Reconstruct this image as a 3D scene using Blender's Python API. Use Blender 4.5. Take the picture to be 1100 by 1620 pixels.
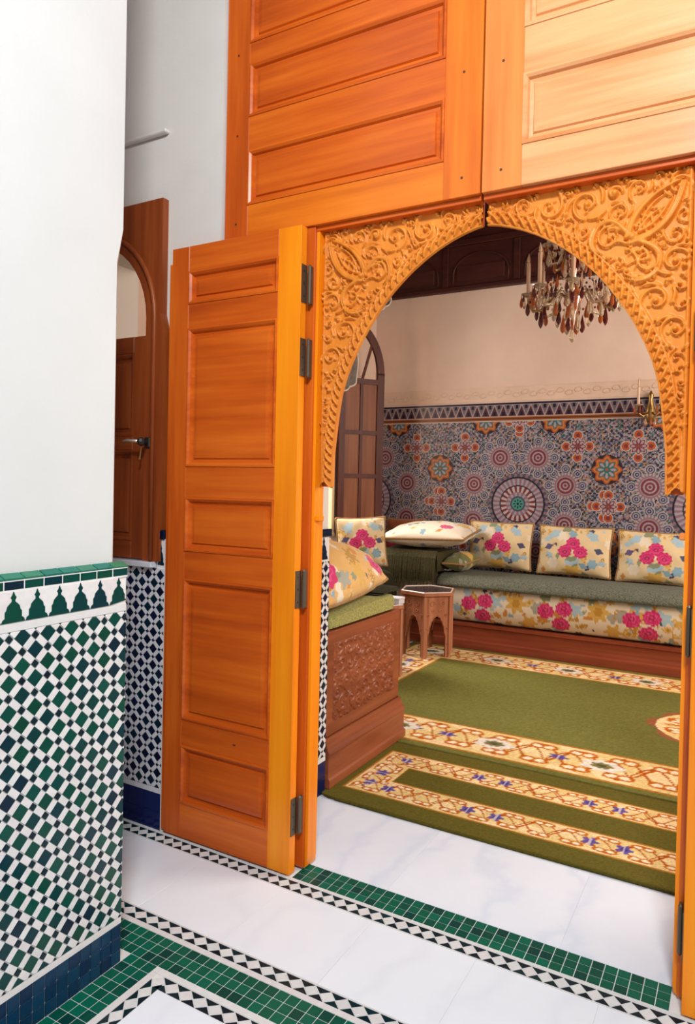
import bpy, bmesh, math, random
import numpy as np
from mathutils import Vector, Matrix
random.seed(7); RNG = np.random.RandomState(7)
for o in list(bpy.data.objects): bpy.data.objects.remove(o)
SC = bpy.context.scene; COL = SC.collection

# ------------------------------------------------------------------ camera
F_PX, PAN, TILT, ROLL, CAM_H = 1115.17, -0.51702475, -0.01489069, 0.02123247, 1.43
fwd = Vector((math.sin(PAN)*math.cos(TILT), math.cos(PAN)*math.cos(TILT), math.sin(TILT)))
rgt = fwd.cross(Vector((0, 0, 1))).normalized(); upv = rgt.cross(fwd)
r2 = math.cos(ROLL)*rgt + math.sin(ROLL)*upv
u2 = -math.sin(ROLL)*rgt + math.cos(ROLL)*upv
cd = bpy.data.cameras.new('camera'); cam = bpy.data.objects.new('camera', cd); COL.objects.link(cam)
cam.matrix_world = Matrix(((r2.x, u2.x, -fwd.x, 0), (r2.y, u2.y, -fwd.y, 0), (r2.z, u2.z, -fwd.z, CAM_H), (0, 0, 0, 1)))
cd.sensor_fit = 'AUTO'; cd.sensor_width = 36.0; cd.lens = F_PX/1620*36
cd.shift_y = -26.95/1620; cd.clip_start = 0.05
SC.camera = cam
# ------------------------------------------------------------------ sky and lights
W = bpy.data.worlds.new('sky'); SC.world = W; W.use_nodes = True
bg = W.node_tree.nodes['Background']; bg.inputs[0].default_value = (0.87, 0.94, 1.0, 1); bg.inputs[1].default_value = 0.46

def area(name, loc, target, sx, sy, power, color):
    ld = bpy.data.lights.new(name, 'AREA'); ld.shape = 'RECTANGLE'; ld.size = sx; ld.size_y = sy
    ld.energy = power; ld.color = color
    o = bpy.data.objects.new(name, ld); COL.objects.link(o); o.location = loc
    o.rotation_euler = (Vector(target)-Vector(loc)).to_track_quat('-Z', 'Y').to_euler()
    return o
# flash-like key above the camera, daylight through the salon window, added side fill
area('flash_above_camera', (0.30, -0.45, 3.75), (-0.9, 2.0, 0.9), 0.5, 0.5, 118, (0.95, 0.985, 1.0))  # unseen flash-like lamp above and behind the camera
area('salon_window_daylight', (-4.1, 5.3, 2.5), (-1.2, 4.9, 1.0), 0.9, 2.0, 130, (1.0, 0.90, 0.82))
area('salon_side_fill', (1.9, 4.6, 2.6), (-2.2, 4.9, 1.2), 2.2, 2.0, 155, (1.0, 0.84, 0.72))  # added fill inside the room; this wall has no window
SC.view_settings.view_transform = 'Standard'; SC.view_settings.look = 'None'
SC.view_settings.gamma = 1.0; SC.view_settings.use_curve_mapping = False; SC.view_settings.exposure = 0.08

# ------------------------------------------------------------------ materials
def lin(r, g, b):
    f = lambda c: ((c/255.0)/12.92 if c/255.0 <= 0.04045 else (((c/255.0)+0.055)/1.055)**2.4)
    return (f(r), f(g), f(b), 1.0)

class NT:
    def __init__(s, name):
        s.m = bpy.data.materials.new(name); s.m.use_nodes = True; s.t = s.m.node_tree
        s.b = s.t.nodes['Principled BSDF']
    def n(s, typ, **kw):
        x = s.t.nodes.new(typ)
        for k, v in kw.items():
            if k.startswith('i_'): x.inputs[k[2:].replace('_', ' ')].default_value = v
            else: setattr(x, k, v)
        return x
    def l(s, a, b): s.t.links.new(a, b)
    def ramp(s, fac, stops):
        r = s.n('ShaderNodeValToRGB'); e = r.color_ramp.elements
        e[0].position, e[0].color = stops[0]; e[1].position, e[1].color = stops[-1]
        for p, c in stops[1:-1]:
            k = e.new(p); k.color = c
        s.l(fac, r.inputs[0]); return r.outputs[0]
    def coords(s, scale=(1, 1, 1), rnd=True):
        tc = s.n('ShaderNodeTexCoord'); mp = s.n('ShaderNodeMapping'); mp.inputs['Scale'].default_value = scale
        s.l(tc.outputs['Object'], mp.inputs['Vector'])
        if rnd:
            oi = s.n('ShaderNodeObjectInfo'); mul = s.n('ShaderNodeMath', operation='MULTIPLY'); mul.inputs[1].default_value = 37.0
            s.l(oi.outputs['Random'], mul.inputs[0])
            cx = s.n('ShaderNodeCombineXYZ')
            for i in range(3): s.l(mul.outputs[0], cx.inputs[i])
            s.l(cx.outputs[0], mp.inputs['Location'])
        return mp.outputs[0]
    def noise(s, vec, scale, detail=4, rough=0.55):
        x = s.n('ShaderNodeTexNoise'); x.inputs['Scale'].default_value = scale; x.inputs['Detail'].default_value = detail
        x.inputs['Roughness'].default_value = rough; s.l(vec, x.inputs['Vector']); return x.outputs['Fac']
    def bump(s, h, strength=0.2, dist=0.01):
        b = s.n('ShaderNodeBump'); b.inputs['Strength'].default_value = strength; b.inputs['Distance'].default_value = dist
        s.l(h, b.inputs['Height']); s.l(b.outputs[0], s.b.inputs['Normal'])
    def set(s, **kw):
        for k, v in kw.items(): s.b.inputs[k.replace('_', ' ')].default_value = v

def plain(name, c, rough=0.5, metal=0.0, **kw):
    t = NT(name); t.set(Base_Color=c, Roughness=rough, Metallic=metal, **kw); return t.m

def plaster(name, c1, c2, rough=0.75, bump=0.12):
    t = NT(name); v = t.coords(rnd=False); n1 = t.noise(v, 2.2, 5); n2 = t.noise(v, 60, 4)
    t.l(t.ramp(n1, [(0.3, c1), (0.7, c2)]), t.b.inputs['Base Color']); t.set(Roughness=rough); t.bump(n2, bump, 0.004); return t.m

def wood(name, dark, mid, light, axis, rough=0.32, coat=0.25):
    """varnished timber, grain along the given axis"""
    t = NT(name)
    sc = {'x': (1.2, 26, 26), 'y': (26, 1.2, 26), 'z': (26, 26, 1.2)}[axis]
    v = t.coords(sc); n1 = t.noise(v, 1.0, 6, 0.6)
    sc2 = {'x': (0.9, 4, 4), 'y': (4, 0.9, 4), 'z': (4, 4, 0.9)}[axis]
    v2 = t.coords(sc2); n2 = t.noise(v2, 1.3, 3)
    mx = t.n('ShaderNodeMath', operation='MULTIPLY_ADD'); mx.inputs[1].default_value = 0.55
    ad = t.n('ShaderNodeMath', operation='MULTIPLY'); ad.inputs[1].default_value = 0.45
    t.l(n2, ad.inputs[0]); t.l(n1, mx.inputs[0]); t.l(ad.outputs[0], mx.inputs[2])
    t.l(t.ramp(mx.outputs[0], [(0.33, dark), (0.5, mid), (0.68, light)]), t.b.inputs['Base Color'])
    t.set(Roughness=rough, Coat_Weight=coat*0.35, Coat_Roughness=0.25, Specular_IOR_Level=0.28)
    t.bump(n1, 0.08, 0.002); return t.m

WD, WM, WL = (0.40, 0.055, 0.006, 1), (0.58, 0.100, 0.008, 1), (0.74, 0.165, 0.014, 1)
WOODV = wood('cedar_upright', WD, WM, WL, 'z'); WOODH = wood('cedar_crosswise', WD, WM, WL, 'x'); WOODY = wood('cedar_deepwise', WD, WM, WL, 'y')
CARVE = wood('carved_cedar', (0.58, 0.16, 0.012, 1), (0.70, 0.225, 0.024, 1), (0.80, 0.29, 0.04, 1), 'z', 0.42, 0.1)
LITGOLDV = wood('lit_cedar_upright', (0.74, 0.170, 0.004, 1), (0.88, 0.245, 0.005, 1), (0.94, 0.32, 0.008, 1), 'z')  # golden and amber are lit copies of the cedar: light put into the colour
LITMIDV = wood('half_lit_cedar_upright', (0.52, 0.085, 0.006, 1), (0.68, 0.145, 0.010, 1), (0.80, 0.21, 0.018, 1), 'z')
LITGOLDH = wood('lit_cedar_crosswise', (0.56, 0.105, 0.006, 1), (0.72, 0.165, 0.010, 1), (0.84, 0.23, 0.018, 1), 'x')
LITPALEV = wood('lit_pale_cedar_upright', (0.60, 0.155, 0.03, 1), (0.74, 0.23, 0.05, 1), (0.82, 0.30, 0.075, 1), 'z')  # pale cedars: right-hand light painted into the colour; latch block is pale itself
LITPALEH = wood('lit_pale_cedar_crosswise', (0.60, 0.21, 0.065, 1), (0.74, 0.34, 0.14, 1), (0.82, 0.44, 0.21, 1), 'x')
DKV = wood('dark_wood_upright', (0.16, 0.030, 0.007, 1), (0.25, 0.050, 0.010, 1), (0.34, 0.08, 0.016, 1), 'z', 0.4)
SHP = wood('shutter_panel_wood', (0.13, 0.042, 0.016, 1), (0.20, 0.066, 0.026, 1), (0.26, 0.095, 0.037, 1), 'z', 0.6)
SHF = wood('shutter_frame_wood', (0.045, 0.010, 0.008, 1), (0.07, 0.016, 0.010, 1), (0.10, 0.025, 0.014, 1), 'z', 0.6)
DKH = wood('dark_wood_crosswise', (0.16, 0.030, 0.007, 1), (0.25, 0.050, 0.010, 1), (0.34, 0.08, 0.016, 1), 'x', 0.4)
CEILW = wood('ceiling_wood', (0.03, 0.007, 0.007, 1), (0.05, 0.011, 0.009, 1), (0.08, 0.018, 0.012, 1), 'x', 0.5, 0.1)
SOFAW = wood('sofa_wood', (0.15, 0.036, 0.016, 1), (0.24, 0.064, 0.025, 1), (0.33, 0.10, 0.04, 1), 'y', 0.38)
SOFAX = wood('sofa_wood_long', (0.17, 0.035, 0.018, 1), (0.26, 0.058, 0.026, 1), (0.33, 0.085, 0.036, 1), 'x', 0.38)
TABW = wood('table_wood', (0.26, 0.085, 0.04, 1), (0.40, 0.15, 0.07, 1), (0.52, 0.23, 0.12, 1), 'z', 0.42)
WHITE = plaster('white_plaster', (0.615, 0.64, 0.635, 1), (0.66, 0.685, 0.68, 1))
WALLP = plaster('courtyard_plaster', (0.66, 0.64, 0.60, 1), (0.74, 0.715, 0.68, 1))
PINK = plaster('salon_plaster', (0.66, 0.50, 0.41, 1), (0.74, 0.58, 0.48, 1), bump=0.2)
GROUT = plaster('grout', (0.70, 0.70, 0.68, 1), (0.78, 0.78, 0.77, 1))
STUCCO = plaster('stucco_relief', (0.62, 0.46, 0.35, 1), (0.72, 0.55, 0.44, 1), bump=0.6)

def tile(name, stops, rough=0.18):
    t = NT(name); g = t.n('ShaderNodeNewGeometry'); oi = t.n('ShaderNodeObjectInfo')
    a = t.n('ShaderNodeMath', operation='ADD'); t.l(g.outputs['Random Per Island'], a.inputs[0]); t.l(oi.outputs['Random'], a.inputs[1])
    fr = t.n('ShaderNodeMath', operation='FRACT'); t.l(a.outputs[0], fr.inputs[0])
    c = t.ramp(fr.outputs[0], stops)
    n = t.noise(t.coords(), 45, 3); mx = t.n('ShaderNodeMix', data_type='RGBA', blend_type='MULTIPLY'); mx.inputs[0].default_value = 0.35
    t.l(c, mx.inputs[6]); t.l(t.ramp(n, [(0.3, (0.72, 0.72, 0.72, 1)), (0.7, (1, 1, 1, 1))]), mx.inputs[7])
    t.l(mx.outputs[2], t.b.inputs['Base Color']); t.set(Roughness=rough, Specular_IOR_Level=0.22); t.bump(n, 0.05, 0.002); return t.m
GREEN = tile('green_glaze', [(0.0, lin(0, 66, 52)), (0.35, lin(0, 76, 64)), (0.6, lin(0, 60, 58)), (0.82, lin(0, 50, 60)), (1.0, lin(6, 34, 54))])
GREENF = tile('green_floor_glaze', [(0.0, lin(0, 88, 66)), (0.4, lin(0, 102, 80)), (0.75, lin(0, 80, 64)), (1.0, lin(0, 60, 56))], 0.3)
CAPG = tile('cap_glaze', [(0.0, lin(10, 110, 96)), (0.5, lin(36, 120, 104)), (1.0, lin(60, 128, 96))], 0.2)
BLUET = tile('navy_glaze', [(0.0, lin(10, 18, 44)), (0.5, lin(14, 24, 56)), (1.0, lin(6, 40, 52))])
TEALB = tile('teal_navy_glaze', [(0.0, lin(10, 52, 84)), (0.5, lin(14, 64, 92)), (1.0, lin(8, 42, 74))])
NAVYB = tile('deep_blue_glaze', [(0.0, lin(12, 22, 70)), (1.0, lin(18, 34, 88))], 0.15)
DARKT = tile('dark_glaze', [(0.0, lin(14, 46, 52)), (1.0, lin(10, 30, 42))])
WHITET = tile('white_glaze', [(0.0, (0.70, 0.71, 0.71, 1)), (0.5, (0.78, 0.78, 0.77, 1)), (1.0, (0.74, 0.71, 0.71, 1))], 0.25)
LILACT = tile('pale_glaze', [(0.0, (0.62, 0.63, 0.70, 1)), (1.0, (0.70, 0.70, 0.74, 1))], 0.25)

def marble(name, c1, c2, vein):
    t = NT(name); v = t.coords((1, 1, 1))
    n0 = t.noise(v, 3.0, 5, 0.6)
    w = t.n('ShaderNodeTexWave', wave_type='BANDS'); w.inputs['Scale'].default_value = 1.3; w.inputs['Distortion'].default_value = 9; w.inputs['Detail'].default_value = 5
    w.inputs['Detail Scale'].default_value = 1.6; t.l(v, w.inputs['Vector'])
    base = t.ramp(n0, [(0.25, c1), (0.75, c2)])
    mx = t.n('ShaderNodeMix', data_type='RGBA', blend_type='MULTIPLY')
    pw = t.n('ShaderNodeMath', operation='POWER'); pw.inputs[1].default_value = 7; t.l(w.outputs['Fac'], pw.inputs[0])
    ml = t.n('ShaderNodeMath', operation='MULTIPLY'); ml.inputs[1].default_value = 0.7; t.l(pw.outputs[0], ml.inputs[0])
    t.l(ml.outputs[0], mx.inputs[0]); t.l(base, mx.inputs[6]); mx.inputs[7].default_value = vein
    t.l(mx.outputs[2], t.b.inputs['Base Color']); t.set(Roughness=0.28); return t.m
MARB = marble('white_marble', (0.84, 0.885, 0.96, 1), (0.88, 0.925, 0.985, 1), (0.95, 0.95, 0.96, 1))
MARB2 = marble('veined_marble', (0.74, 0.80, 0.90, 1), (0.82, 0.87, 0.95, 1), (0.86, 0.89, 0.95, 1))

def painted(name, rough=0.9, sheen=0.3, bump=0.25, bscale=220, spec=0.3):
    """colour of the woven or set pattern comes from the mesh's colour attribute"""
    t = NT(name); a = t.n('ShaderNodeVertexColor'); a.layer_name = 'Col'
    n = t.noise(t.coords(rnd=False), bscale, 3); mx = t.n('ShaderNodeMix', data_type='RGBA', blend_type='MULTIPLY'); mx.inputs[0].default_value = 0.5
    t.l(a.outputs[0], mx.inputs[6]); t.l(t.ramp(n, [(0.3, (0.7, 0.7, 0.7, 1)), (0.65, (1, 1, 1, 1))]), mx.inputs[7])
    t.l(mx.outputs[2], t.b.inputs['Base Color']); t.set(Roughness=rough, Sheen_Weight=sheen, Specular_IOR_Level=spec); t.bump(n, bump, 0.003); return t.m
FABRIC = painted('floral_brocade', 0.6, 0.2, 0.2, 260)
PILE = painted('carpet_pile', 0.95, 0.0, 0.5, 150, 0.05)
MOSAIC = painted('mosaic_glaze', 0.25, 0.0, 0.25, 130, 0.4)

def fabric(name, c1, c2, scale=90, bump=0.6):
    t = NT(name); v = t.coords(); n = t.noise(v, scale, 4, 0.65); n2 = t.noise(v, 9, 3)
    c = t.ramp(n, [(0.3, c1), (0.7, c2)])
    t.l(c, t.b.inputs['Base Color']); t.set(Roughness=0.95, Sheen_Weight=0.03, Specular_IOR_Level=0.1); t.bump(n, bump, 0.006); return t.m
OLIVE = fabric('olive_plush', lin(112, 112, 56), lin(176, 172, 108))
SAGE = fabric('sage_plush', lin(62, 68, 58), lin(128, 132, 116))
DKOLIVE = fabric('dark_olive_cloth', lin(34, 34, 20), lin(58, 56, 36))
FRINGE = fabric('olive_fringe', lin(44, 42, 26), lin(96, 92, 62), 160)
TRIMF = fabric('brown_trim', lin(110, 76, 44), lin(190, 156, 112), 160)
CURT = fabric('grey_voile', lin(112, 106, 100), lin(150, 142, 134), 40, 0.2)
IRON = plain('dark_iron', (0.06, 0.055, 0.05, 1), 0.45, 0.8)
HINGE = plain('hinge_metal', (0.13, 0.10, 0.07, 1), 0.45, 0.7)
BRASS = plain('aged_brass', (0.42, 0.27, 0.10, 1), 0.32, 0.9)
BLACK = plain('black_plastic', (0.012, 0.012, 0.014, 1), 0.35)
CREAM = plain('cream_paint', (0.78, 0.62, 0.36, 1), 0.4)
SILVER = plain('pale_metal', (0.7, 0.66, 0.6, 1), 0.3, 0.7)
CRYST = plain('clear_crystal', (0.90, 0.78, 0.58, 1), 0.05, 0.0, Transmission_Weight=0.8, IOR=1.5)
AMBER = plain('amber_crystal', (0.50, 0.13, 0.03, 1), 0.08, 0.0, Transmission_Weight=0.4, IOR=1.5)
GARNET = plain('garnet_crystal', (0.10, 0.012, 0.012, 1), 0.08, 0.0, Transmission_Weight=0.2, IOR=1.5)
CANDLE = plain('candle_sleeve', (0.55, 0.36, 0.24, 1), 0.35)
GLASS = NT('window_glass'); GLASS.set(Base_Color=(0.95, 0.93, 0.9, 1), Roughness=0.02, Transmission_Weight=1.0, IOR=1.05); GLASS = GLASS.m
PLUG = plain('dark_peg', (0.09, 0.025, 0.008, 1), 0.6)
INLAY = plain('table_inlay', (0.06, 0.035, 0.035, 1), 0.25)
PEARL = plain('pearl_edge', (0.72, 0.66, 0.58, 1), 0.3)
PAPER = plain('grey_box', (0.62, 0.62, 0.66, 1), 0.6)

# ------------------------------------------------------------------ builders
ORG = {}
def put(o, name, org, parent):
    COL.objects.link(o); ORG[o.name] = Vector(org)
    if parent is not None:
        o.parent = parent; o.location = Vector(org)-ORG[parent.name]
    else: o.location = Vector(org)
    return o
def mesh(name, verts, faces, mat, parent=None, smooth=False, cols=None, org=None):
    v = np.asarray(verts, dtype=np.float64).reshape(-1, 3)
    if org is None:
        lo, hi = v.min(0), v.max(0); org = ((lo[0]+hi[0])/2, (lo[1]+hi[1])/2, lo[2])
    me = bpy.data.meshes.new(name); v2 = v-np.asarray(org)
    if isinstance(faces, np.ndarray) and faces.ndim == 2:
        nf, k = faces.shape
        me.vertices.add(len(v2)); me.vertices.foreach_set('co', v2.astype(np.float32).ravel())
        me.loops.add(nf*k); me.loops.foreach_set('vertex_index', faces.astype(np.int32).ravel())
        me.polygons.add(nf); me.polygons.foreach_set('loop_start', np.arange(0, nf*k, k, dtype=np.int32))
        me.update(calc_edges=True)
    else: me.from_pydata(v2.tolist(), [], [list(f) for f in faces])
    if cols is not None:
        at = me.color_attributes.new('Col', 'FLOAT_COLOR', 'POINT')
        c4 = np.ones((len(v2), 4), np.float32); c4[:, :3] = cols[:, :3]; at.data.foreach_set('color', c4.ravel())
    if smooth: me.polygons.foreach_set('use_smooth', np.ones(len(me.polygons), bool))
    me.materials.append(mat); me.validate(); me.update()
    return put(bpy.data.objects.new(name, me), name, org, parent)
def empty(name, loc):
    o = bpy.data.objects.new(name, None); o.empty_display_size = 0.1; return put(o, name, loc, None)
def tag(o, label=None, cat=None, group=None, kind=None):
    if label: o['label'] = label
    if cat: o['category'] = cat
    if group: o['group'] = group
    if kind: o['kind'] = kind
    return o
def struct(o, label, cat=None): return tag(o, label, cat, None, 'structure')

class MB:
    """collects several shapes into one mesh"""
    def __init__(s): s.v = []; s.f = []
    def add(s, v, f):
        k = len(s.v); s.v += [tuple(p) for p in v]; s.f += [tuple(i+k for i in q) for q in f]; return s
    def box(s, x0, x1, y0, y1, z0, z1, c=0.0):
        if c <= 0:
            v = [(x, y, z) for x in (x0, x1) for y in (y0, y1) for z in (z0, z1)]
            return s.add(v, [(0, 1, 3, 2), (4, 6, 7, 5), (0, 4, 5, 1), (2, 3, 7, 6), (0, 2, 6, 4), (1, 5, 7, 3)])
        bm = bmesh.new(); bmesh.ops.create_cube(bm, size=1.0)
        for q in bm.verts: q.co = ((x0+x1)/2+q.co.x*(x1-x0), (y0+y1)/2+q.co.y*(y1-y0), (z0+z1)/2+q.co.z*(z1-z0))
        bmesh.ops.bevel(bm, geom=list(bm.edges), offset=c, segments=1, affect='EDGES')
        bm.verts.index_update(); s.add([tuple(q.co) for q in bm.verts], [[q.index for q in f.verts] for f in bm.faces]); bm.free(); return s
    def tube(s, pts, rad, n=8, cap=True):
        pts = [Vector(p) for p in pts]; m = len(pts); rad = rad if hasattr(rad, '__len__') else [rad]*m
        v = []; f = []; up = None
        for i, p in enumerate(pts):
            d = (pts[min(i+1, m-1)]-pts[max(i-1, 0)]).normalized()
            if up is None: up = d.orthogonal().normalized()
            up = (up-d*up.dot(d)).normalized(); w = d.cross(up)
            v += [tuple(p+rad[i]*(math.cos(2*math.pi*k/n)*up+math.sin(2*math.pi*k/n)*w)) for k in range(n)]
        for i in range(m-1):
            f += [(i*n+k, i*n+(k+1) % n, (i+1)*n+(k+1) % n, (i+1)*n+k) for k in range(n)]
        if cap: f += [tuple(range(n-1, -1, -1)), tuple(range((m-1)*n, m*n))]
        return s.add(v, f)
    def lathe(s, c, prof, n=12, cap=True):
        v = [(c[0]+r*math.cos(2*math.pi*k/n), c[1]+r*math.sin(2*math.pi*k/n), c[2]+z) for r, z in prof for k in range(n)]
        f = [(i*n+k, i*n+(k+1) % n, (i+1)*n+(k+1) % n, (i+1)*n+k) for i in range(len(prof)-1) for k in range(n)]
        if cap: f += [tuple(range(n-1, -1, -1)), tuple(range((len(prof)-1)*n, len(prof)*n))]
        return s.add(v, f)
    def prism(s, pts, O, U, V, N, d0, d1):
        O, U, V, N = map(Vector, (O, U, V, N)); n = len(pts)
        v = [tuple(O+U*a+V*b+N*d) for d in (d0, d1) for a, b in pts]
        f = [(k, (k+1) % n, n+(k+1) % n, n+k) for k in range(n)]+[tuple(range(n-1, -1, -1)), tuple(range(n, 2*n))]
        return s.add(v, f)
    def build(s, name, mat, parent=None, smooth=False, org=None): return mesh(name, s.v, s.f, mat, parent, smooth, None, org)
def box(name, x0, x1, y0, y1, z0, z1, mat, parent=None, c=0.0): return MB().box(x0, x1, y0, y1, z0, z1, c).build(name, mat, parent)

def raised_panel(name, x0, x1, z0, z1, yf, mat, parent, sgn=1):
    """moulded, raised panel facing -y (sgn 1): outer moulding, groove, raised field"""
    loops = [(-0.004, 0.012), (0.0, -0.0045), (0.006, -0.0055), (0.014, 0.001), (0.018, 0.011), (0.030, 0.013), (0.034, 0.006), (0.048, 0.004)]
    v = []; f = []
    for ins, d in loops:
        a, b, c, e = x0+ins, x1-ins, z0+ins, z1-ins; y = yf+sgn*d
        v += [(a, y, c), (b, y, c), (b, y, e), (a, y, e)]
    for i in range(len(loops)-1):
        for k in range(4): f.append((i*4+k, i*4+(k+1) % 4, i*4+4+(k+1) % 4, i*4+4+k))
    i = len(loops)-1; f.append((i*4, i*4+1, i*4+2, i*4+3))
    return mesh(name, v, f, mat, parent)

def clip(poly, w, h, u0=0, v0=0):
    def cut(p, ins, inter):
        out = []
        for i in range(len(p)):
            a, b = p[i], p[(i+1) % len(p)]
            if ins(a):
                out.append(a)
                if not ins(b): out.append(inter(a, b))
            elif ins(b): out.append(inter(a, b))
        return out
    for ax, val, sg in ((0, u0, 1), (0, w, -1), (1, v0, 1), (1, h, -1)):
        if len(poly) < 3: return []
        poly = cut(poly, lambda a: (a[ax]-val)*sg >= -1e-9, lambda a, b: tuple(a[k]+(b[k]-a[k])*((val-a[ax])/(b[ax]-a[ax])) for k in (0, 1)))
    return poly
def parea(p): return abs(sum(p[i][0]*p[(i+1) % len(p)][1]-p[(i+1) % len(p)][0]*p[i][1] for i in range(len(p))))/2

class Tiler:
    """sets thin bevelled pieces on a plane; alike whole pieces share one mesh"""
    def __init__(s, O, U, V, N, parent, thick=0.003, bev=0.0012):
        s.O, s.U, s.V, s.N = map(Vector, (O, U, V, N)); s.p = parent; s.th = thick; s.bv = bev; s.cache = {}; s.stuff = {}
    def solid(s, poly, c):
        n = len(poly); cu = sum(a for a, b in poly)/n; cv = sum(b for a, b in poly)/n
        rm = max(1e-5, min(math.hypot(a-cu, b-cv) for a, b in poly)); k = max(0.3, 1-s.bv*1.4/rm)
        v = []
        for d, q in ((0, 1), (s.th-s.bv*0.6, 1), (s.th, k)):
            v += [s.U*((a-cu)*q+cu-c[0])+s.V*((b-cv)*q+cv-c[1])+s.N*d for a, b in poly]
        flip = s.U.cross(s.V).dot(s.N) < 0
        f = [(i*n+j, i*n+(j+1) % n, i*n+n+(j+1) % n, i*n+n+j) for i in (0, 1) for j in range(n)]+[tuple(range(2*n, 3*n))]
        if flip: f = [tuple(reversed(q)) for q in f]
        return v, f
    def piece(s, name, poly, mat, whole=None, kind=None):
        c = (sum(a for a, b in poly)/len(poly), sum(b for a, b in poly)/len(poly))
        if kind == 'stuff':
            v, f = s.solid(poly, (0, 0)); key = (name, mat.name); mb = s.stuff.setdefault(key, (MB(), mat))[0]
            mb.add([s.O+p for p in v], f); return
        W = s.O+s.U*c[0]+s.V*c[1]
        if whole is not None and (whole, mat.name) in s.cache: me = s.cache[(whole, mat.name)]
        else:
            v, f = s.solid(poly, c); me = bpy.data.meshes.new(name); me.from_pydata([tuple(p) for p in v], [], f); me.materials.append(mat)
            if whole is not None: s.cache[(whole, mat.name)] = me
        o = bpy.data.objects.new(name, me); put(o, name, W, s.p); return o
    def flush(s):
        for (name, _), (mb, mat) in s.stuff.items(): tag(mb.build(name, mat, s.p), kind='stuff')

def zellige(T, w, h, P, bw, big, small, bar, names, single, e=0.0, sm=1.0, off=(0, 0), barsingle=True, v0=0.0):
    """squares on the diagonal with white bars between them and little squares where bars meet"""
    q = math.sqrt(0.5); g = 0.0006; n = int((w+h)/P*1.5)+3
    rot = lambda a, b: ((a-b)*q+off[0], (a+b)*q+off[1])
    def lay(name, pts, mat, key, ind):
        r = [rot(a, b) for a, b in pts]
        if max(p[0] for p in r) < 0 or min(p[0] for p in r) > w or max(p[1] for p in r) < v0 or min(p[1] for p in r) > h: return
        c = clip(r, w, h, 0, v0)
        if len(c) < 3 or parea(c) < 2e-6: return
        wh = key if abs(parea(c)-parea(r)) < 1e-9 else None
        cu = sum(p[0] for p in c)/len(c); cv = sum(p[1] for p in c)/len(c)
        T.piece(name, c, mat, wh, None if ind and single(cu, cv) else 'stuff')
    for i in range(-n, n):
        for j in range(-n, n):
            x, y = i*P, j*P; a = (P-bw)/2-g
            cx, cy = rot(x, y)
            if cx < -P*2 or cx > w+P*2 or cy < v0-P*2 or cy > h+P*2: continue
            lay(names[0], [(x-a, y-a), (x+a, y-a), (x+a, y+a), (x-a, y+a)], big, 'big', True)
            b = bw/2-g
            X = x+P/2
            if e > 0:
                lay(names[1], [(X-b, y-a), (X, y-a-e), (X+b, y-a), (X+b, y+a), (X, y+a+e), (X-b, y+a)], bar, 'barv', barsingle)
            else: lay(names[1], [(X-b, y-a), (X+b, y-a), (X+b, y+a), (X-b, y+a)], bar, 'barv', barsingle)
            Y = y+P/2
            if e > 0: lay(names[1], [(x-a, Y-b), (x+a, Y-b), (x+a+e, Y), (x+a, Y+b), (x-a, Y+b), (x-a-e, Y)], bar, 'barh', barsingle)
            else: lay(names[1], [(x-a, Y-b), (x+a, Y-b), (x+a, Y+b), (x-a, Y+b)], bar, 'barh', barsingle)
            s = b*sm
            lay(names[2], [(X-s, Y-s), (X+s, Y-s), (X+s, Y+s), (X-s, Y+s)], small, 'small', False)

def diamond_strip(T, u0, u1, v0, v1, period, dark, single):
    """white diamonds point to point with dark triangles filling in on both sides"""
    n = int(round((u1-u0)/period)); p = (u1-u0)/n; vm = (v0+v1)/2; g = 0.0008; k = 0.92
    for i in range(n):
        c = u0+(i+.5)*p; a = p/2; h = (v1-v0)/2
        if single(c): T.piece('white_diamond', [(c-a*k, vm), (c, vm-h*k), (c+a*k, vm), (c, vm+h*k)], WHITET, 'dm%.4f' % p)
        else: T.piece('white_diamond_run', [(c-a*k, vm), (c, vm-h*k), (c+a*k, vm), (c, vm+h*k)], WHITET, None, 'stuff')
        for sg in (1, -1):
            e = u0+(i+1)*p; y = vm+sg*h
            T.piece('border_triangle', [(e-a*k, y-sg*g), (e+a*k, y-sg*g), (e, vm+sg*h*0.10)][::sg], dark, None, 'stuff')

# ------------------------------------------------------------------ floor
X, Y, Z = (1, 0, 0), (0, 1, 0), (0, 0, 1)
floor = box('floor', -3.6, 4.0, -3.0, 6.9, -0.12, -0.0016, GROUT); struct(floor, 'white marble floor with green tile bands and diamond borders', 'floor')
T = Tiler((0, 0, -0.0014), X, Y, Z, floor, 0.0014, 0.0005)
def rectp(a, b, c, d): return [(a, c), (b, c), (b, d), (a, d)]
g = 0.0026
def grid_tiles(name, u0, u1, v0, v1, nu, nv, mat, single, key, tl=T, grout=g):
    du, dv = (u1-u0)/nu, (v1-v0)/nv
    for i in range(nu):
        for j in range(nv):
            a, c = u0+i*du, v0+j*dv; p = rectp(a+grout/2, a+du-grout/2, c+grout/2, c+dv-grout/2)
            if single(a+du/2, c+dv/2): tl.piece(name, p, mat, '%s' % key)
            else: tl.piece(name+'_run', p, mat, None, 'stuff')
# border along the house wall and green threshold in the doorway
diamond_strip(T, -2.50, 1.40, 2.052, 2.104, 0.0465, DARKT, lambda c: -2.25 < c < -0.08)
T.piece('white_strip', rectp(-2.5, 1.4, 2.1045, 2.1205), WHITET)
T.piece('white_strip', rectp(-2.5, 1.4, 2.047, 2.0515), WHITET)
grid_tiles('green_floor_tile', -1.405, -0.153, 2.1215, 2.2305, 34, 3, GREENF, lambda u, v: True, 'thr')
for i in range(12):
    T.piece('marble_slab', rectp(-2.455+i*0.355+.0005, -2.455+(i+1)*0.355-.0005, 1.706, 2.046), MARB)
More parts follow.
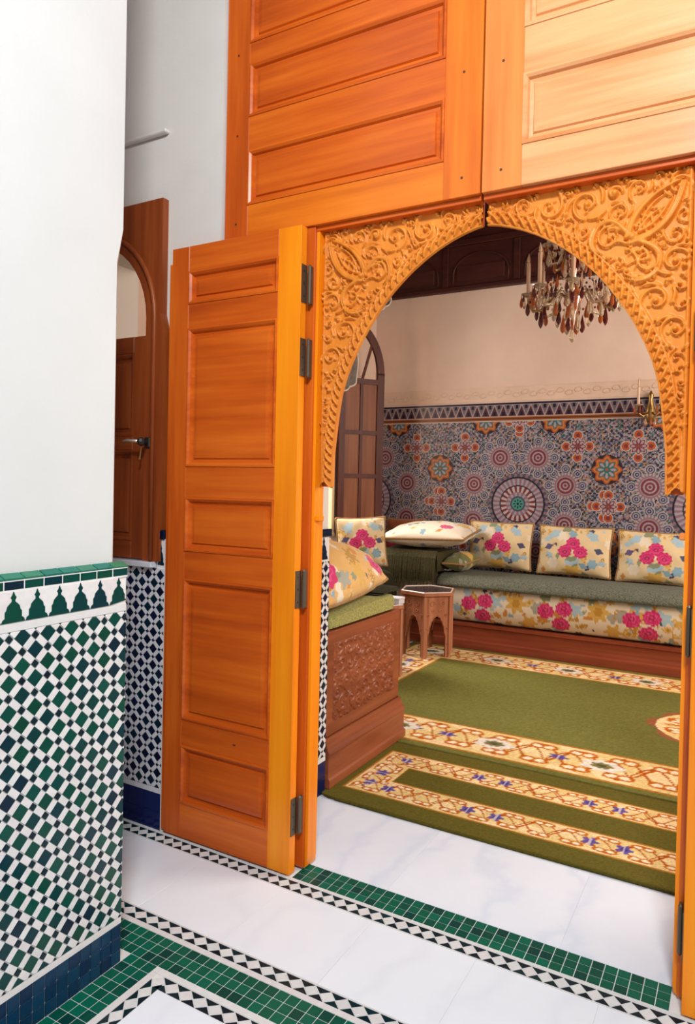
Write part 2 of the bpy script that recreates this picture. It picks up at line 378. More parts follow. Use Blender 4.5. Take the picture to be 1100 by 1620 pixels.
# outer ring border of the courtyard
diamond_strip(T, -2.60, 1.40, 1.654, 1.700, 0.0515, DARKT, lambda c: -1.80 < c < -0.72)
T.piece('white_strip', rectp(-2.6, 1.4, 1.7005, 1.7055), WHITET)
T.piece('white_strip', rectp(-2.6, 1.4, 1.634, 1.6535), WHITET)
grid_tiles('green_floor_tile', -2.604, 1.396, 1.5245, 1.6335, 110, 3, GREENF, lambda u, v: -1.80 < u < -0.68, 'ring')
grid_tiles('green_floor_tile', -1.5855, -1.4765, -0.60, 1.5245, 3, 58, GREENF, lambda u, v: v > 1.06, 'ring2')
T.piece('white_strip', rectp(-1.476, 1.4, 1.502, 1.524), WHITET)
T.piece('white_strip', rectp(-1.476, -1.454, -0.6, 1.5015), WHITET)
diamond_strip(T, -1.4535, 1.40, 1.455, 1.5005, 0.0515, DARKT, lambda c: c < -0.84)
T2 = Tiler((0, 0, -0.0014), Y, X, Z, floor, 0.0014, 0.0005)
diamond_strip(T2, -0.60, 1.4545, -1.4535, -1.408, 0.0515, DARKT, lambda c: c > 1.06)
for i in range(7):
    for j in range(5):
        T.piece('marble_slab', rectp(-1.4065+i*0.405, -1.4065+(i+1)*0.405-.001, 1.453-(j+1)*0.405+.001, 1.453-j*0.405), MARB)
# salon slabs
for i in range(7):
    for j in range(2):
        T.piece('marble_slab', rectp(-1.675+i*0.6, -1.675+(i+1)*0.6-.0008, 2.232+j*0.62, 2.232+(j+1)*0.62-.0008), MARB2)
T.piece('marble_slab', rectp(-3.5, 2.5, 3.475, 6.8), MARB2); T.piece('marble_slab', rectp(-3.5, -1.68, 2.79, 3.47), MARB2)
T.flush(); T2.flush()

# ------------------------------------------------------------------ left courtyard wall (pillar) with green zellige
PX = -1.585
mb = MB()
def chamfer_prism(z0, z1, ch):
    pts = [(-3.4, -3.0), (-1.607, -3.0), (-1.607, 1.468-ch), (-1.607-ch, 1.468), (-3.4, 1.468)]
    mb.prism(pts, (0, 0, 0), X, Y, Z, z0, z1)
chamfer_prism(1.1, 2.06, 0.022); chamfer_prism(2.16, 4.3, 0.0005)
pa = [(-3.4, -3.0), (-1.607, -3.0), (-1.607, 1.446), (-1.629, 1.468), (-3.4, 1.468)]; pb = [(-3.4, -3.0), (-1.607, -3.0), (-1.607, 1.4675), (-1.6075, 1.468), (-3.4, 1.468)]
mb.add([(a, b, 2.06) for a, b in pa]+[(a, b, 2.16) for a, b in pb], [(k, (k+1) % 5, 5+(k+1) % 5, 5+k) for k in range(5)])
pil = mb.build('wall_left', WHITE); struct(pil, 'white plaster wall at the left with green zellige wainscot', 'wall')
MB().box(-3.3, PX-0.003, -3.0, 1.4825, -0.012, 1.148).build('wainscot_backing', GROUT, pil)
# plane facing +x: u runs towards -y from the corner, v up
Tp = Tiler((PX-0.003, 1.4825, 0), (0, -1, 0), Z, X, pil, 0.0035, 0.001)
zellige(Tp, 2.0, 1.044, 0.0527, 0.0196, GREEN, DARKT, WHITET, ('green_square_tile', 'white_bar_tile', 'little_square_tile'),
        lambda u, v: u < 0.435, e=0, sm=0.82, off=(0.005, 0.02), barsingle=True, v0=0.137)
Tp.piece('white_strip', rectp(0, 2.0, 0.1175, 0.1355), WHITET); Tp.piece('white_strip', rectp(0, 2.0, 1.0455, 1.066), WHITET)
grid_tiles('blue_base_tile', 0, 1.998, 0.0, 0.117, 54, 3, TEALB, lambda u, v: u < 0.45, 'bb', Tp)
sp = [(-.0330, 0), (.0330, 0), (.0295, .009), (.0235, .0115), (.0235, .029), (.0195, .034), (.0170, .044), (.0105, .051), (.0050, .056), (.0046, .063), (.0080, .067), (.0040, .073), (0, .084)]
sp = sp+[(-a, b) for a, b in sp[-2:1:-1]]
for i in range(29):
    c = 0.030+i*0.0675
    pts = [(c+a, 1.068+b*0.93) for a, b in sp if c+a >= 0]
    Tp.piece('green_spire_tile' if i < 8 else 'green_spire_run', pts, GREEN, 'spire' if i else None, None if i < 8 else 'stuff')
for i in range(28):
    c = 0.030+i*0.0675; mir = [(c+a+.0007, 1.068+b*0.93) for a, b in sp[1:13]]+[(c+.001, 1.1475)]
    pts = mir+[(2*c+0.0675-a, b) for a, b in reversed(mir)]
    Tp.piece('white_spire_filler' if i < 8 else 'white_filler_run', pts, WHITET, 'fill', None if i < 8 else 'stuff')
grid_tiles('green_cap_face_tile', -0.004, 1.991, 1.1485, 1.172, 35, 1, GREEN, lambda u, v: u < 0.46, 'capf', Tp)
Tc = Tiler((PX+0.0015, 1.4865, 1.173), (0, -1, 0), (-0.92, 0, 0.39), (0.39, 0, 0.92), pil, 0.006, 0.001)
grid_tiles('green_cap_top_tile', 0, 1.995, 0, 0.030, 35, 1, CAPG, lambda u, v: u < 0.46, 'capt', Tc)
MB().box(-3.3, PX, -3.0, 1.4855, 1.145, 1.174).box(-3.3, PX-0.01, -3, 1.48, 1.174, 1.18).build('cap_backing', GROUT, pil)
# return face of the pillar, seen edge-on
Tr = Tiler((PX-0.004, 1.4825, 0), (-1, 0, 0), Z, Y, pil, 0.003, 0.001)
zellige(Tr, 1.2, 1.044, 0.0527, 0.0196, GREEN, DARKT, WHITET, ('square_tile_run', 'bar_tile_run', 'little_tile_run'), lambda u, v: False, e=0, sm=0.95, v0=0.137)
Tr.piece('base_strip_run', rectp(0, 1.2, 0, 0.117), TEALB, None, 'stuff'); Tr.piece('cap_strip_run', rectp(0, 1.2, 1.148, 1.175), GREEN, None, 'stuff')
Tp.flush(); Tc.flush(); Tr.flush()

# ------------------------------------------------------------------ house wall between courtyard and salon
mb = MB(); WY = 2.155
mb.box(-3.4, -2.92, WY, 2.78, 0, 4.3).box(-2.92, -2.10, WY, 2.78, 0, 1.11).box(-2.92, -2.10, WY, 2.78, 2.56, 4.3).box(-2.10, -1.82, WY, 2.78, 0, 4.3)
mb.box(-1.82, -1.68, 2.245, 2.78, 0, 4.3).box(0.15, 0.29, 2.245, 2.78, 0, 4.3).box(0.29, 4.0, WY, 2.78, 0, 4.3).box(-1.68, 0.15, 2.32, 2.78, 2.62, 4.3).box(-1.82, 0.29, WY+.02, 2.78, 4.0, 4.3)
wc = mb.build('wall_front', WALLP); struct(wc, 'grey white plaster wall beside the cedar portal', 'wall')
box('plaster_ledge', -2.75, -2.098, 2.128, WY, 2.850, 2.866, WALLP, wc, 0.004)
we = box('wall_light_stop', -3.5, -3.4, 1.45, 2.78, 0, 4.3, WALLP); struct(we, 'unseen end wall added behind the left wall to stop stray light', 'wall')  # added out of view, closes the niche against leaking sky light
we2 = box('ceiling_sky_block', -3.5, -1.607, 1.40, 2.16, 4.3, 4.4, WALLP); struct(we2, 'unseen plaster soffit added over the niche to block sky light', 'ceiling')  # added out of view to keep sky light off the niche
# blue wainscot under the shuttered window
mb = MB().box(-3.3, -2.0555, 2.122, WY+.002, 0, 1.072); mb.build('wainscot_backing', GROUT, wc)
Tb = Tiler((-2.056, 2.122, 0), (-1, 0, 0), Z, (0, -1, 0), wc, 0.003, 0.001)
zellige(Tb, 0.85, 1.070, 0.0478, 0.0175, BLUET, BLUET, LILACT, ('navy_square_tile', 'pale_bar_tile', 'little_navy_tile'), lambda u, v: u < 0.285, e=0.0045, sm=0.72, off=(0.02, 0.03), barsingle=False, v0=0.172)
Tb.piece('pale_strip', rectp(0, 0.85, 0.150, 0.1705), LILACT)
grid_tiles('deep_blue_base_tile', 0, 0.9, 0, 0.1495, 10, 2, NAVYB, lambda u, v: u < 0.27, 'nb', Tb, 0.001)
Tb.flush()
box('sill_ledge', -3.0, -2.105, 2.094, WY, 1.072, 1.096, LILACT, wc, 0.004)
# taller strip of wainscot right of the window
mb = MB().box(-2.100, -2.056, 2.126, WY, 1.072, 1.215); mb.build('wainscot_end', WHITET, wc)
MB().box(-2.102, -2.0555, 2.116, WY, 1.190, 1.228, 0.004).build('navy_cap_tile', BLUET, wc)
Te = Tiler((-2.078, 2.126, 1.085), X, Z, (0, -1, 0), wc, 0.003, 0.001)
Te.piece('navy_spire_tile', [(a*0.5, b) for a, b in sp], BLUET)
# reveal wainscot inside the doorway
mb = MB().box(-1.682, -1.6755, 2.25, 2.786, 0, 1.10); mb.build('reveal_backing', GROUT, wc)
Tv = Tiler((-1.6755, 2.786, 0), (0, -1, 0), Z, X, wc, 0.003, 0.001)
zellige(Tv, 0.53, 1.075, 0.0478, 0.0175, BLUET, BLUET, WHITET, ('navy_square_tile_run', 'white_bar_tile_run', 'little_navy_tile_run'), lambda u, v: False, e=0.0045, sm=0.75, v0=0.172, off=(0.03, 0.03))
Tv.piece('white_strip', rectp(0, 0.53, 0.150, 0.1705), WHITET); grid_tiles('deep_blue_reveal_tile', 0, 0.53, 0, 0.1495, 6, 2, NAVYB, lambda u, v: True, 'nv', Tv, 0.001)
for i in range(4): Tv.piece('navy_spire_tile', [(0.05+i*.08+a*1.1, 1.085+b*1.25) for a, b in sp], BLUET)
Tv.flush(); MB().box(-1.69, -1.662, 2.25, 2.79, 1.19, 1.225, 0.004).build('navy_cap_tile', BLUET, wc); MB().box(-1.682, -1.6755, 2.25, 2.786, 1.10, 1.19).build('spire_backing', WHITET, wc)

# ------------------------------------------------------------------ courtyard window with dark arched frame
w1 = empty('window_1', (-2.5, 2.13, 1.096)); struct(w1, 'dark wood arched window with panelled lower shutter beside the left wall', 'window')
CXW, HW, ZS = -2.535, 0.345, 2.10
def arch_pts(cx, hw, zs, rise, n=20): return [(cx+hw*math.cos(t), zs+rise*math.sin(t)) for t in [math.pi*k/n for k in range(n+1)]]
def arch_face(name, x0, x1, z0, z1, inner, y0, y1, mat, parent):
    """slab with an arched hole: inner runs right to left over the top, hole is open down to z0"""
    mb = MB(); n = len(inner)
    top = [(x1+(x0-x1)*i/(n-1), z1) for i in range(n)]
    top = []
    for a, b in inner: top.append((min(max(a, x0), x1), z1))
    top[0] = (x1, z1); top[-1] = (x0, z1)
    v = []
    for y in (y0, y1): v += [(a, y, b) for a, b in inner]+[(a, y, b) for a, b in top]
    f = []
    for i in range(n-1):
        f.append((i, i+1, n+i+1, n+i)); f.append((2*n+i, 3*n+i, 3*n+i+1, 2*n+i+1)); f.append((i, 2*n+i, 2*n+i+1, i+1)); f.append((n+i, n+i+1, 3*n+i+1, 3*n+i))
    mb.add(v, f)
    ix0, ix1, zs = inner[-1][0], inner[0][0], inner[0][1]
    mb.add([(x, y, z) for y in (y0, y1) for x, z in ((ix1, zs), (x1, z1), (x1, zs))], [(0, 1, 2), (5, 4, 3), (1, 4, 5, 2)])
    mb.add([(x, y, z) for y in (y0, y1) for x, z in ((ix0, zs), (x0, zs), (x0, z1))], [(0, 1, 2), (5, 4, 3), (1, 4, 5, 2)])
    mb.box(ix1, x1, y0, y1, z0, zs).box(x0, ix0, y0, y1, z0, zs)
    return mb.build(name, mat, parent)
arch_face('frame', -2.97, -2.098, 1.096, 2.580, arch_pts(CXW, HW+.008, ZS, 0.345), 2.122, 2.20, DKV, w1)
mb = MB(); pts = [(CXW+HW+.058, 1.10)]+arch_pts(CXW, HW+.058, ZS, 0.395, 24)+[(CXW-HW-.058, 1.10)]
mb.tube([(a, 2.120, b) for a, b in pts], 0.011, 8); mb.build('arch_moulding', DKV, w1, True)
mb = MB(); mb.box(-2.10, -2.078, 2.112, 2.16, 1.10, 2.03).prism([(-2.10, 2.03), (-2.078, 2.03), (-2.086, 2.07), (-2.098, 2.11), (-2.10, 2.11)], (0, 0, 0), X, Z, (0, 1, 0), 2.112, 2.16); mb.build('side_post', DKV, w1)
for nm, a in (('stile', (CXW+HW-.065, CXW+HW+.035, 1.10, 2.0)), ('stile', (CXW-HW-.02, CXW-HW+.05, 1.10, 2.0))):
    box(nm, a[0], a[1], 2.130, 2.17, a[2], 2.03, DKV, w1, 0.003)
box('rail', CXW-HW+.05, CXW+HW-.065, 2.128, 2.17, 1.96, 2.03, DKH, w1, 0.003); box('rail', CXW-HW+.05, CXW+HW-.065, 2.128, 2.17, 1.10, 1.175, DKH, w1, 0.003); box('rail', CXW-HW+.05, CXW+HW-.065, 2.128, 2.17, 1.555, 1.615, DKH, w1, 0.003)
raised_panel('shutter_panel', CXW-HW+.05, CXW+HW-.065, 1.615, 1.96, 2.132, DKV, w1); raised_panel('shutter_panel', CXW-HW+.05, CXW+HW-.065, 1.175, 1.555, 2.132, DKV, w1)
gp = arch_pts(CXW, HW+.03, ZS, 0.36)+[(CXW-HW-.03, 2.02), (CXW+HW+.03, 2.02)]
MB().prism(gp, (0, 0, 0), X, Z, (0, 1, 0), 2.160, 2.164).build('glass_pane', GLASS, w1)
mb = MB(); mb.tube([(-2.20, 2.195, 2.03+i*.02) for i in range(11)], [0.013+0.007*(i % 2) for i in range(11)], 8); mb.build('turned_bead', CEILW, w1, True)
hd = MB().box(-2.172, -2.142, 2.112, 2.128, 1.565, 1.607, 0.003).tube([(-2.157, 2.112, 1.586), (-2.157, 2.075, 1.586)], 0.009).lathe((-2.15, 2.075, 1.568), [(0.001, 0), (.014, .006), (.018, .018), (.014, .030), (.001, .036)], 10)
hd = hd.build('handle', IRON, w1); MB().tube([(-2.157, 2.08, 1.588), (-2.215, 2.065, 1.592), (-2.245, 2.07, 1.588)], [.007, .006, .007]).build('lever', SILVER, hd, True)
MB().tube([(-2.165, 2.09, 1.566), (-2.168, 2.088, 1.53), (-2.172, 2.088, 1.515)], [.003, .003, .006]).build('key', BRASS, hd)

# ------------------------------------------------------------------ carved relief generator
def carve(W, H, res, mask, seed, big=None, rmin=0.018, rmax=0.075, border=None):
    rs = np.random.RandomState(seed); nx, nz = int(W/res)+1, int(H/res)+1
    xs = np.linspace(0, W, nx); zs = np.linspace(0, H, nz); hm = np.zeros((nz, nx))
    def stamp(p, wd, ht, groove=True):
        x, z = p; k = int(wd/res)+2; i0, j0 = int(round(z/H*(nz-1))), int(round(x/W*(nx-1)))
        a, b, c, d = max(0, i0-k), min(nz, i0+k+1), max(0, j0-k), min(nx, j0+k+1)
        if a >= b or c >= d: return
        q = np.hypot(xs[None, c:d]-x, zs[a:b, None]-z)/wd
        pr = ht*1.9*np.clip(1-q**2.6, 0, 1)**0.5
        np.maximum(hm[a:b, c:d], pr, out=hm[a:b, c:d])
    def stroke(pts, w0, w1=None, ht=0.008):
        pts = np.asarray(pts); w1 = w0 if w1 is None else w1
        seg = np.hypot(*np.diff(pts, axis=0).T); L = seg.sum(); n = max(3, int(L/(res*0.8))); s = np.linspace(0, L, n); cs = np.concatenate([[0], np.cumsum(seg)])
        px, pz = np.interp(s, cs, pts[:, 0]), np.interp(s, cs, pts[:, 1])
        for k in range(n):
            t = k/(n-1); wd = (w0+(w1-w0)*t)*(0.55+0.45*math.sin(math.pi*min(1, max(0, t*0.9+.1))))
            stamp((px[k], pz[k]), wd, ht*(0.75+.25*math.sin(math.pi*t)))
    def spiral(cx, cz, r, a0, turns, sg, w):
        t = np.linspace(0, 1, 40); rr = r*(1-0.86*t); an = a0+sg*turns*2*np.pi*t
        stroke(np.stack([cx+rr*np.cos(an), cz+rr*np.sin(an)], 1), w, w*0.7); stamp((cx, cz), w*1.35, 0.009)
    taken = []
    if big: big(stroke, spiral, stamp, taken)
    tries = 0; R = rmax
    while tries < 30000:
        tries += 1; R = rmax*(rmin/rmax)**(min(1, tries/24000.))
        x, z = rs.uniform(0, W), rs.uniform(0, H)
        if not mask(x, z, R*0.75): continue
        if any((x-a)**2+(z-b)**2 < (R*0.93+r*0.93)**2 for a, b, r in taken): continue
        taken.append((x, z, R)); a0 = rs.uniform(0, 6.28); sg = rs.choice([-1, 1]); w = max(0.0034, R*0.125)
        spiral(x, z, R*0.84, a0, 1.15 if R > .03 else 0.8, sg, w)
        m = 3 if R > .035 else 2
        for k in range(m):   # curling leaves leaving the spiral
            an = a0+2*math.pi*(k+rs.uniform(-.2, .2))/m; t = np.linspace(0, 1, 10)
            rr = R*(0.80+0.35*t); aa = an+sg*-1.0*t
            stroke(np.stack([x+rr*np.cos(aa), z+rr*np.sin(aa)], 1), w*1.2, w*0.5, 0.0075)
        if R > .03:
            for k in range(4):
                an = a0+k*1.6; stroke([(x+R*.5*math.cos(an), z+R*.5*math.sin(an)), (x+R*.36*math.cos(an+.35), z+R*.36*math.sin(an+.35))], w*.6, w*.4, .006)
    if border: border(stroke, stamp)
    return xs, zs, hm

# arch profile of the doorway, half width against height
AX0 = -0.7675
PROF = [(1.42, .5585), (1.55, .556), (1.61, .549), (1.68, .541), (1.75, .530), (1.81, .513), (1.866, .490), (1.93, .458), (1.985, .424), (2.04, .385), (2.085, .348), (2.125, .308), (2.165, .262), (2.20, .213), (2.228, .166), (2.252, .115), (2.268, .07), (2.279, .03), (2.283, 0.0)]
PZ = np.array([p[0] for p in PROF]); PW = np.array([p[1] for p in PROF])
ARC = []
_d = np.stack([PW, PZ], 1); _s = np.concatenate([[0], np.cumsum(np.hypot(*np.diff(_d, axis=0).T))])
_t = np.linspace(0, _s[-1], 160); ARCX = np.interp(_t, _s, PW); ARCZ = np.interp(_t, _s, PZ)
# smooth the polyline a little
for _ in range(6):
    ARCX[1:-1] = (ARCX[:-2]+2*ARCX[1:-1]+ARCX[2:])/4; ARCZ[1:-1] = (ARCZ[:-2]+2*ARCZ[1:-1]+ARCZ[2:])/4
SPW, SPZ0, SPH = 0.617, 1.40, 0.968
def arc_dist(x, z): return np.sqrt(np.min((ARCX-x)**2+(ARCZ-z)**2))
def outside(x, z):
    w = np.interp(z, ARCZ, ARCX) if z < ARCZ[-1] else 0.0
    return x > w
def sp_mask(x, z, r):
    zz = z+SPZ0
    return x+r < SPW-.006 and zz+r < SPZ0+SPH-.012 and outside(x, zz) and arc_dist(x, zz) > 0.045+r*0.85 and zz-r > 1.43
def sp_big(stroke, spiral, stamp, taken, K=0.86):
    # the large palmette in the corner of the spandrel
    cx, cz = 0.452, 0.775
    def q(pts): return np.array([(cx+a*K, cz+b*K) for a, b in pts])
    def arc(p0, p1, p2, n=24):
        t = np.linspace(0, 1, n)[:, None]; p0, p1, p2 = map(np.array, (p0, p1, p2)); return q((1-t)**2*p0+2*t*(1-t)*p1+t*t*p2)
    for d in (0, 0.011):
        stroke(arc((-.01-d, .0), (.0, .105+d), (.135+d, .165)), .0085, .006, .011)
        stroke(arc((.0, -.01-d), (.125+d, .0), (.150+d, .16)), .0085, .006, .011)
        stroke(arc((-.005, -.01), (-.055-d, .095+d), (-.115-d, .045)), .008, .006, .010)
        stroke(arc((-.115-d, .045), (-.15-d, -.02), (-.10, -.045-d)), .007, .004, .010)
        stroke(arc((.0, -.012), (.115+d, -.045), (.072+d, -.125)), .008, .006, .010)
        stroke(arc((.072+d, -.125), (.04, -.165-d), (-.02, -.125-d)), .007, .004, .010)
    for a, b, c in (((.02, .02), (.05, .07), (.10, .085)), ((.02, .015), (.07, .03), (.105, .075)), ((.03, .05), (.05, .105), (.105, .13)), ((.055, .025), (.095, .06), (.125, .12)),
                    ((-.03, .02), (-.06, .05), (-.09, .03)), ((.03, -.04), (.06, -.06), (.05, -.10)), ((-.02, -.02), (-.05, .0), (-.07, -.02)), ((.0, -.05), (.03, -.08), (.01, -.11))):
        stroke(arc(a, b, c, 12), .006, .003, .008)
    for a0, a1, p, r in ((.25, 1.3, (0, 0), .05), (.25, 1.3, (0, 0), .08), (.35, 1.2, (0, 0), .11), (1.9, 3.0, (0, 0), .055), (1.9, 3.2, (0, 0), .085), (-1.7, -.5, (0, 0), .055), (-1.9, -.7, (0, 0), .09)):
        t = np.linspace(a0, a1, 14); stroke(np.stack([cx+K*(p[0]+r*np.cos(t)+.006*np.sin(9*t)), cz+K*(p[1]+r*np.sin(t)+.006*np.cos(9*t))], 1), .0042, .003, .007)
    spiral(cx-.075*K, cz+.005*K, .050*K, .3, 1.3, 1, .0052); spiral(cx+.048*K, cz-.082*K, .048*K, 1.2, 1.3, -1, .0052)
    for k in range(5): stamp((cx+.150+.010*math.sin(k), cz-.03-.018*k), .008, .010)
    stamp((cx, cz), .012, .012)
    for a, b, r in ((.07, .07, .075), (-.065, .0, .065), (.035, -.075, .06)): taken.append((cx+a*K, cz+b*K, r*.74))
    spiral(0.40, 0.912, .022, 0, 1.2, 1, .006); taken.append((0.40, 0.912, .03)); stamp((0.40, 0.912), .011, .011)
def sp_border(stroke, stamp):
    # plaited band following the arch
    n = len(ARCX); L = np.concatenate([[0], np.cumsum(np.hypot(np.diff(ARCX), np.diff(ARCZ)))])
    tx, tz = np.gradient(ARCX), np.gradient(ARCZ); m = np.hypot(tx, tz); nxv, nzv = tz/m, -tx/m
    def at(s, off):
        return (np.interp(s, L, ARCX)+np.interp(s, L, nxv)*off, np.interp(s, L, ARCZ)+np.interp(s, L, nzv)*off-SPZ0)
    per = 0.030; k = 0; s = 0.0
    while s < L[-1]:
        t = np.linspace(0, 1, 12)
        stroke([at(s+per*1.15*q, 0.008+0.026*q+0.004*math.sin(3*q)) for q in t], .0075, .0055, .010)
        stroke([at(s+per*(0.55+.75*q), 0.034-0.018*q) for q in t], .005, .004, .007)
        s += per
    for q in np.linspace(0, L[-1], 400): stamp(at(q, 0.040), .004, .007)
    for z in np.linspace(0.03, SPH-.02, 260): stamp((SPW-.012, z), .005, .007)
XS, ZS_, HM = carve(SPW, SPH, 0.003, sp_mask, 11, sp_big, 0.0085, 0.055, sp_border)
SPY = 2.222
def spandrel(side, parent):
    nz, nx = HM.shape; gx, gz = np.meshgrid(XS, ZS_+SPZ0)
    wz = np.interp(gz, ARCZ, ARCX, right=0.0)
    ok = (gx > wz)&(gx > 0.0085)&((gz > 1.425+0.012*np.sin(gx*120)))
    cell = ok[:-1, :-1]&ok[1:, :-1]&ok[:-1, 1:]&ok[1:, 1:]
    idx = np.arange(nz*nx).reshape(nz, nx); q = np.stack([idx[:-1, :-1][cell], idx[:-1, 1:][cell], idx[1:, 1:][cell], idx[1:, :-1][cell]], 1)
    used = np.unique(q); rm = np.full(nz*nx, -1); rm[used] = np.arange(len(used)); q = rm[q]
    gy = SPY-HM
    v = np.stack([AX0+side*gx.ravel()[used], gy.ravel()[used], gz.ravel()[used]], 1)
    if side < 0: q = q[:, ::-1]
    return mesh('carved_spandrel', v, q, CARVE, parent, True)
def arch_soffit(side, parent):
    pts = [(AX0+side*x, z) for x, z in zip(ARCX, ARCZ) if x > 0.006]; n = len(pts); v = []; f = []
    for i, (x, z) in enumerate(pts): v += [(x, SPY-.006, z), (x, SPY+.009, z), (x+side*.008, SPY+.009, z+.003), (x+side*.006, SPY-.008, z+.003)]
    for i in range(n-1):
        for k in range(4): f.append((i*4+k, i*4+(k+1) % 4, i*4+4+(k+1) % 4, i*4+4+k))
    f += [(0, 1, 2, 3), ((n-1)*4+3, (n-1)*4+2, (n-1)*4+1, (n-1)*4)]
    mesh('arch_edge', v, f, CARVE, parent)
    # the board the carving is cut from
    mb = MB(); xo = SPW; bv = []; bf = []
    for x, z in zip(ARCX, ARCZ): bv += [(AX0+side*max(x, .006), SPY+.008, z), (AX0+side*xo, SPY+.008, z)]
    for i in range(len(ARCX)-1): bf.append((2*i, 2*i+1, 2*i+3, 2*i+2))
    mb.add(bv, bf); z1 = SPZ0+SPH
    zt = ARCZ[-1]; mb.add([(AX0+side*.006, SPY+.008, zt), (AX0+side*xo, SPY+.008, zt), (AX0+side*xo, SPY+.008, z1), (AX0+side*.006, SPY+.008, z1), (AX0+side*.006, SPY, zt), (AX0+side*.006, SPY, z1)], [(0, 1, 2, 3), (0, 3, 5, 4)])
    mb.build('spandrel_board', WOODV, parent)

# ------------------------------------------------------------------ the great cedar leaves
GY = 2.168
def great_leaf(idx, side, label):
    d = empty('door_%d' % idx, (AX0+side*0.52, GY, 0)); struct(d, label, 'door')
    s = lambda a: AX0+side*a
    def bx(name, a, b, z0, z1, mat, y0=GY, y1=GY+.06, c=0.0016):
        x0, x1 = sorted((s(a), s(b))); return box(name, x0, x1, y0, y1, z0, z1, mat, d, c)
    SV, SH, SP = (LITMIDV, WOODH, WOODH) if side < 0 else (LITPALEV, LITPALEH, LITPALEH)
    bx('stile', .0028, .130, 2.369, 3.98, SV); bx('stile', .935, 1.046, 2.369, 3.98, WOODV if side < 0 else LITPALEV)
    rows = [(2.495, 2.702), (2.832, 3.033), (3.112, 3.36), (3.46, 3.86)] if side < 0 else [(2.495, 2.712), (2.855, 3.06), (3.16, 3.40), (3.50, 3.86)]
    zc = 2.369
    for z0, z1 in rows:
        bx('rail', .130, .935, zc, z0, LITGOLDH if side < 0 and zc < 2.4 else SH)
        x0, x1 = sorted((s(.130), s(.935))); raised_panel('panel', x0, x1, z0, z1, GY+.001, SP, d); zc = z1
    bx('rail', .130, .935, zc, 3.98, SH)
    bx('hanging_stile', .628, 1.046, 0.01, 2.3685, WOODV, GY+.010, GY+.062); 
    bx('lintel_fillet', .004, .628, 2.352, 2.369, WOODH, GY+.018, GY+.06)
    # slim post beside the opening with a rounded foot
    xa, xb = s(.616), s(.636)
    pf = MB().prism([(.616, 0.035), (.620, .012), (.629, .004), (.650, .002), (.650, 2.3685), (.616, 2.3685)], (AX0, 0, 0), (side, 0, 0), Z, (0, 1, 0), GY+.022, GY+.082).build('post', LITGOLDV, d)
    x0, x1 = sorted((s(.600), s(.622))); MB().box(x0, x1, GY+.030, GY+.066, 1.292, 1.312, .003).build('latch_block', LITGOLDV if side < 0 else LITPALEV, d)
    for z in (2.43, 2.77, 3.08):
        for a in (.065, .99):
            MB().tube([(s(a), GY+.004, z), (s(a), GY-.0012, z)], .0045, 8).build('peg', PLUG, d)
    spandrel(side, d); arch_soffit(side, d)
    return d
great_leaf(1, -1, 'left great cedar leaf with raised panels above half the carved arch')
great_leaf(2, 1, 'right great cedar leaf with panels coloured as brightly lit, above half the carved arch')

# ------------------------------------------------------------------ wicket leaves folded back against the great leaves
LY0, LY1 = 2.112, 2.150
def wicket(idx, side, label):
    d = empty('door_%d' % idx, (AX0+side*0.955, LY0, 0)); struct(d, label, 'door')
    s = lambda a: AX0+side*a
    def bx(name, a, b, z0, z1, mat, y0=LY0, y1=LY1, c=0.0016):
        x0, x1 = sorted((s(a), s(b))); return box(name, x0, x1, y0, y1, z0, z1, mat, d, c)
    hi, lo = .645, 1.263
    bx('stile', hi, .744, .008, 2.356, LITGOLDV); bx('stile', 1.174, lo, .008, 2.356, WOODV)
    bx('meeting_strip', lo, 1.285, .010, 2.300, WOODV, LY0+.010, LY1)
    rows = [(.147, .378), (.483, 1.043), (1.153, 1.366), (1.488, 2.032), (2.128, 2.256)]; zc = .008
    for z0, z1 in rows:
        bx('rail', .744, 1.174, zc, z0, WOODH); x0, x1 = sorted((s(.744), s(1.174)))
        raised_panel('panel', x0, x1, z0, z1, LY0+.001, WOODH, d); zc = z1
    bx('rail', .744, 1.174, zc, 2.356, WOODH)
    for z in (.215, 1.045, 1.885, 2.150):
        mb = MB(); x0, x1 = sorted((s(.6445), s(.6420))); mb.box(x0, x1, LY0+.004, LY1, z-.068, z+.068)
        mb.tube([(s(.634), LY1+.004, z-.072), (s(.634), LY1+.004, z-.066), (s(.634), LY1+.004, z+.066), (s(.634), LY1+.004, z+.072)], [.003, .0065, .0065, .003], 10)
        x0, x1 = sorted((s(.6295), s(.6385))); mb.box(x0, x1, LY1+.007, LY1+.022, z-.068, z+.068)
        h = mb.build('hinge', HINGE, d)
        sb = MB()
        for q in (-.045, 0, .045): sb.tube([(s(.642), LY0+.018, z+q), (s(.6412), LY0+.018, z+q)], .004, 8)
        tag(sb.build('screws', IRON, h), kind='stuff')
    bx('peg', 0.90, 0.912, .428, .434, PLUG, LY0-.0012, LY0+.004, 0)
    return d
wicket(3, -1, 'orange panelled cedar wicket door folded open left of the arch')
wicket(4, 1, 'right cedar wicket door folded open at the right frame edge')

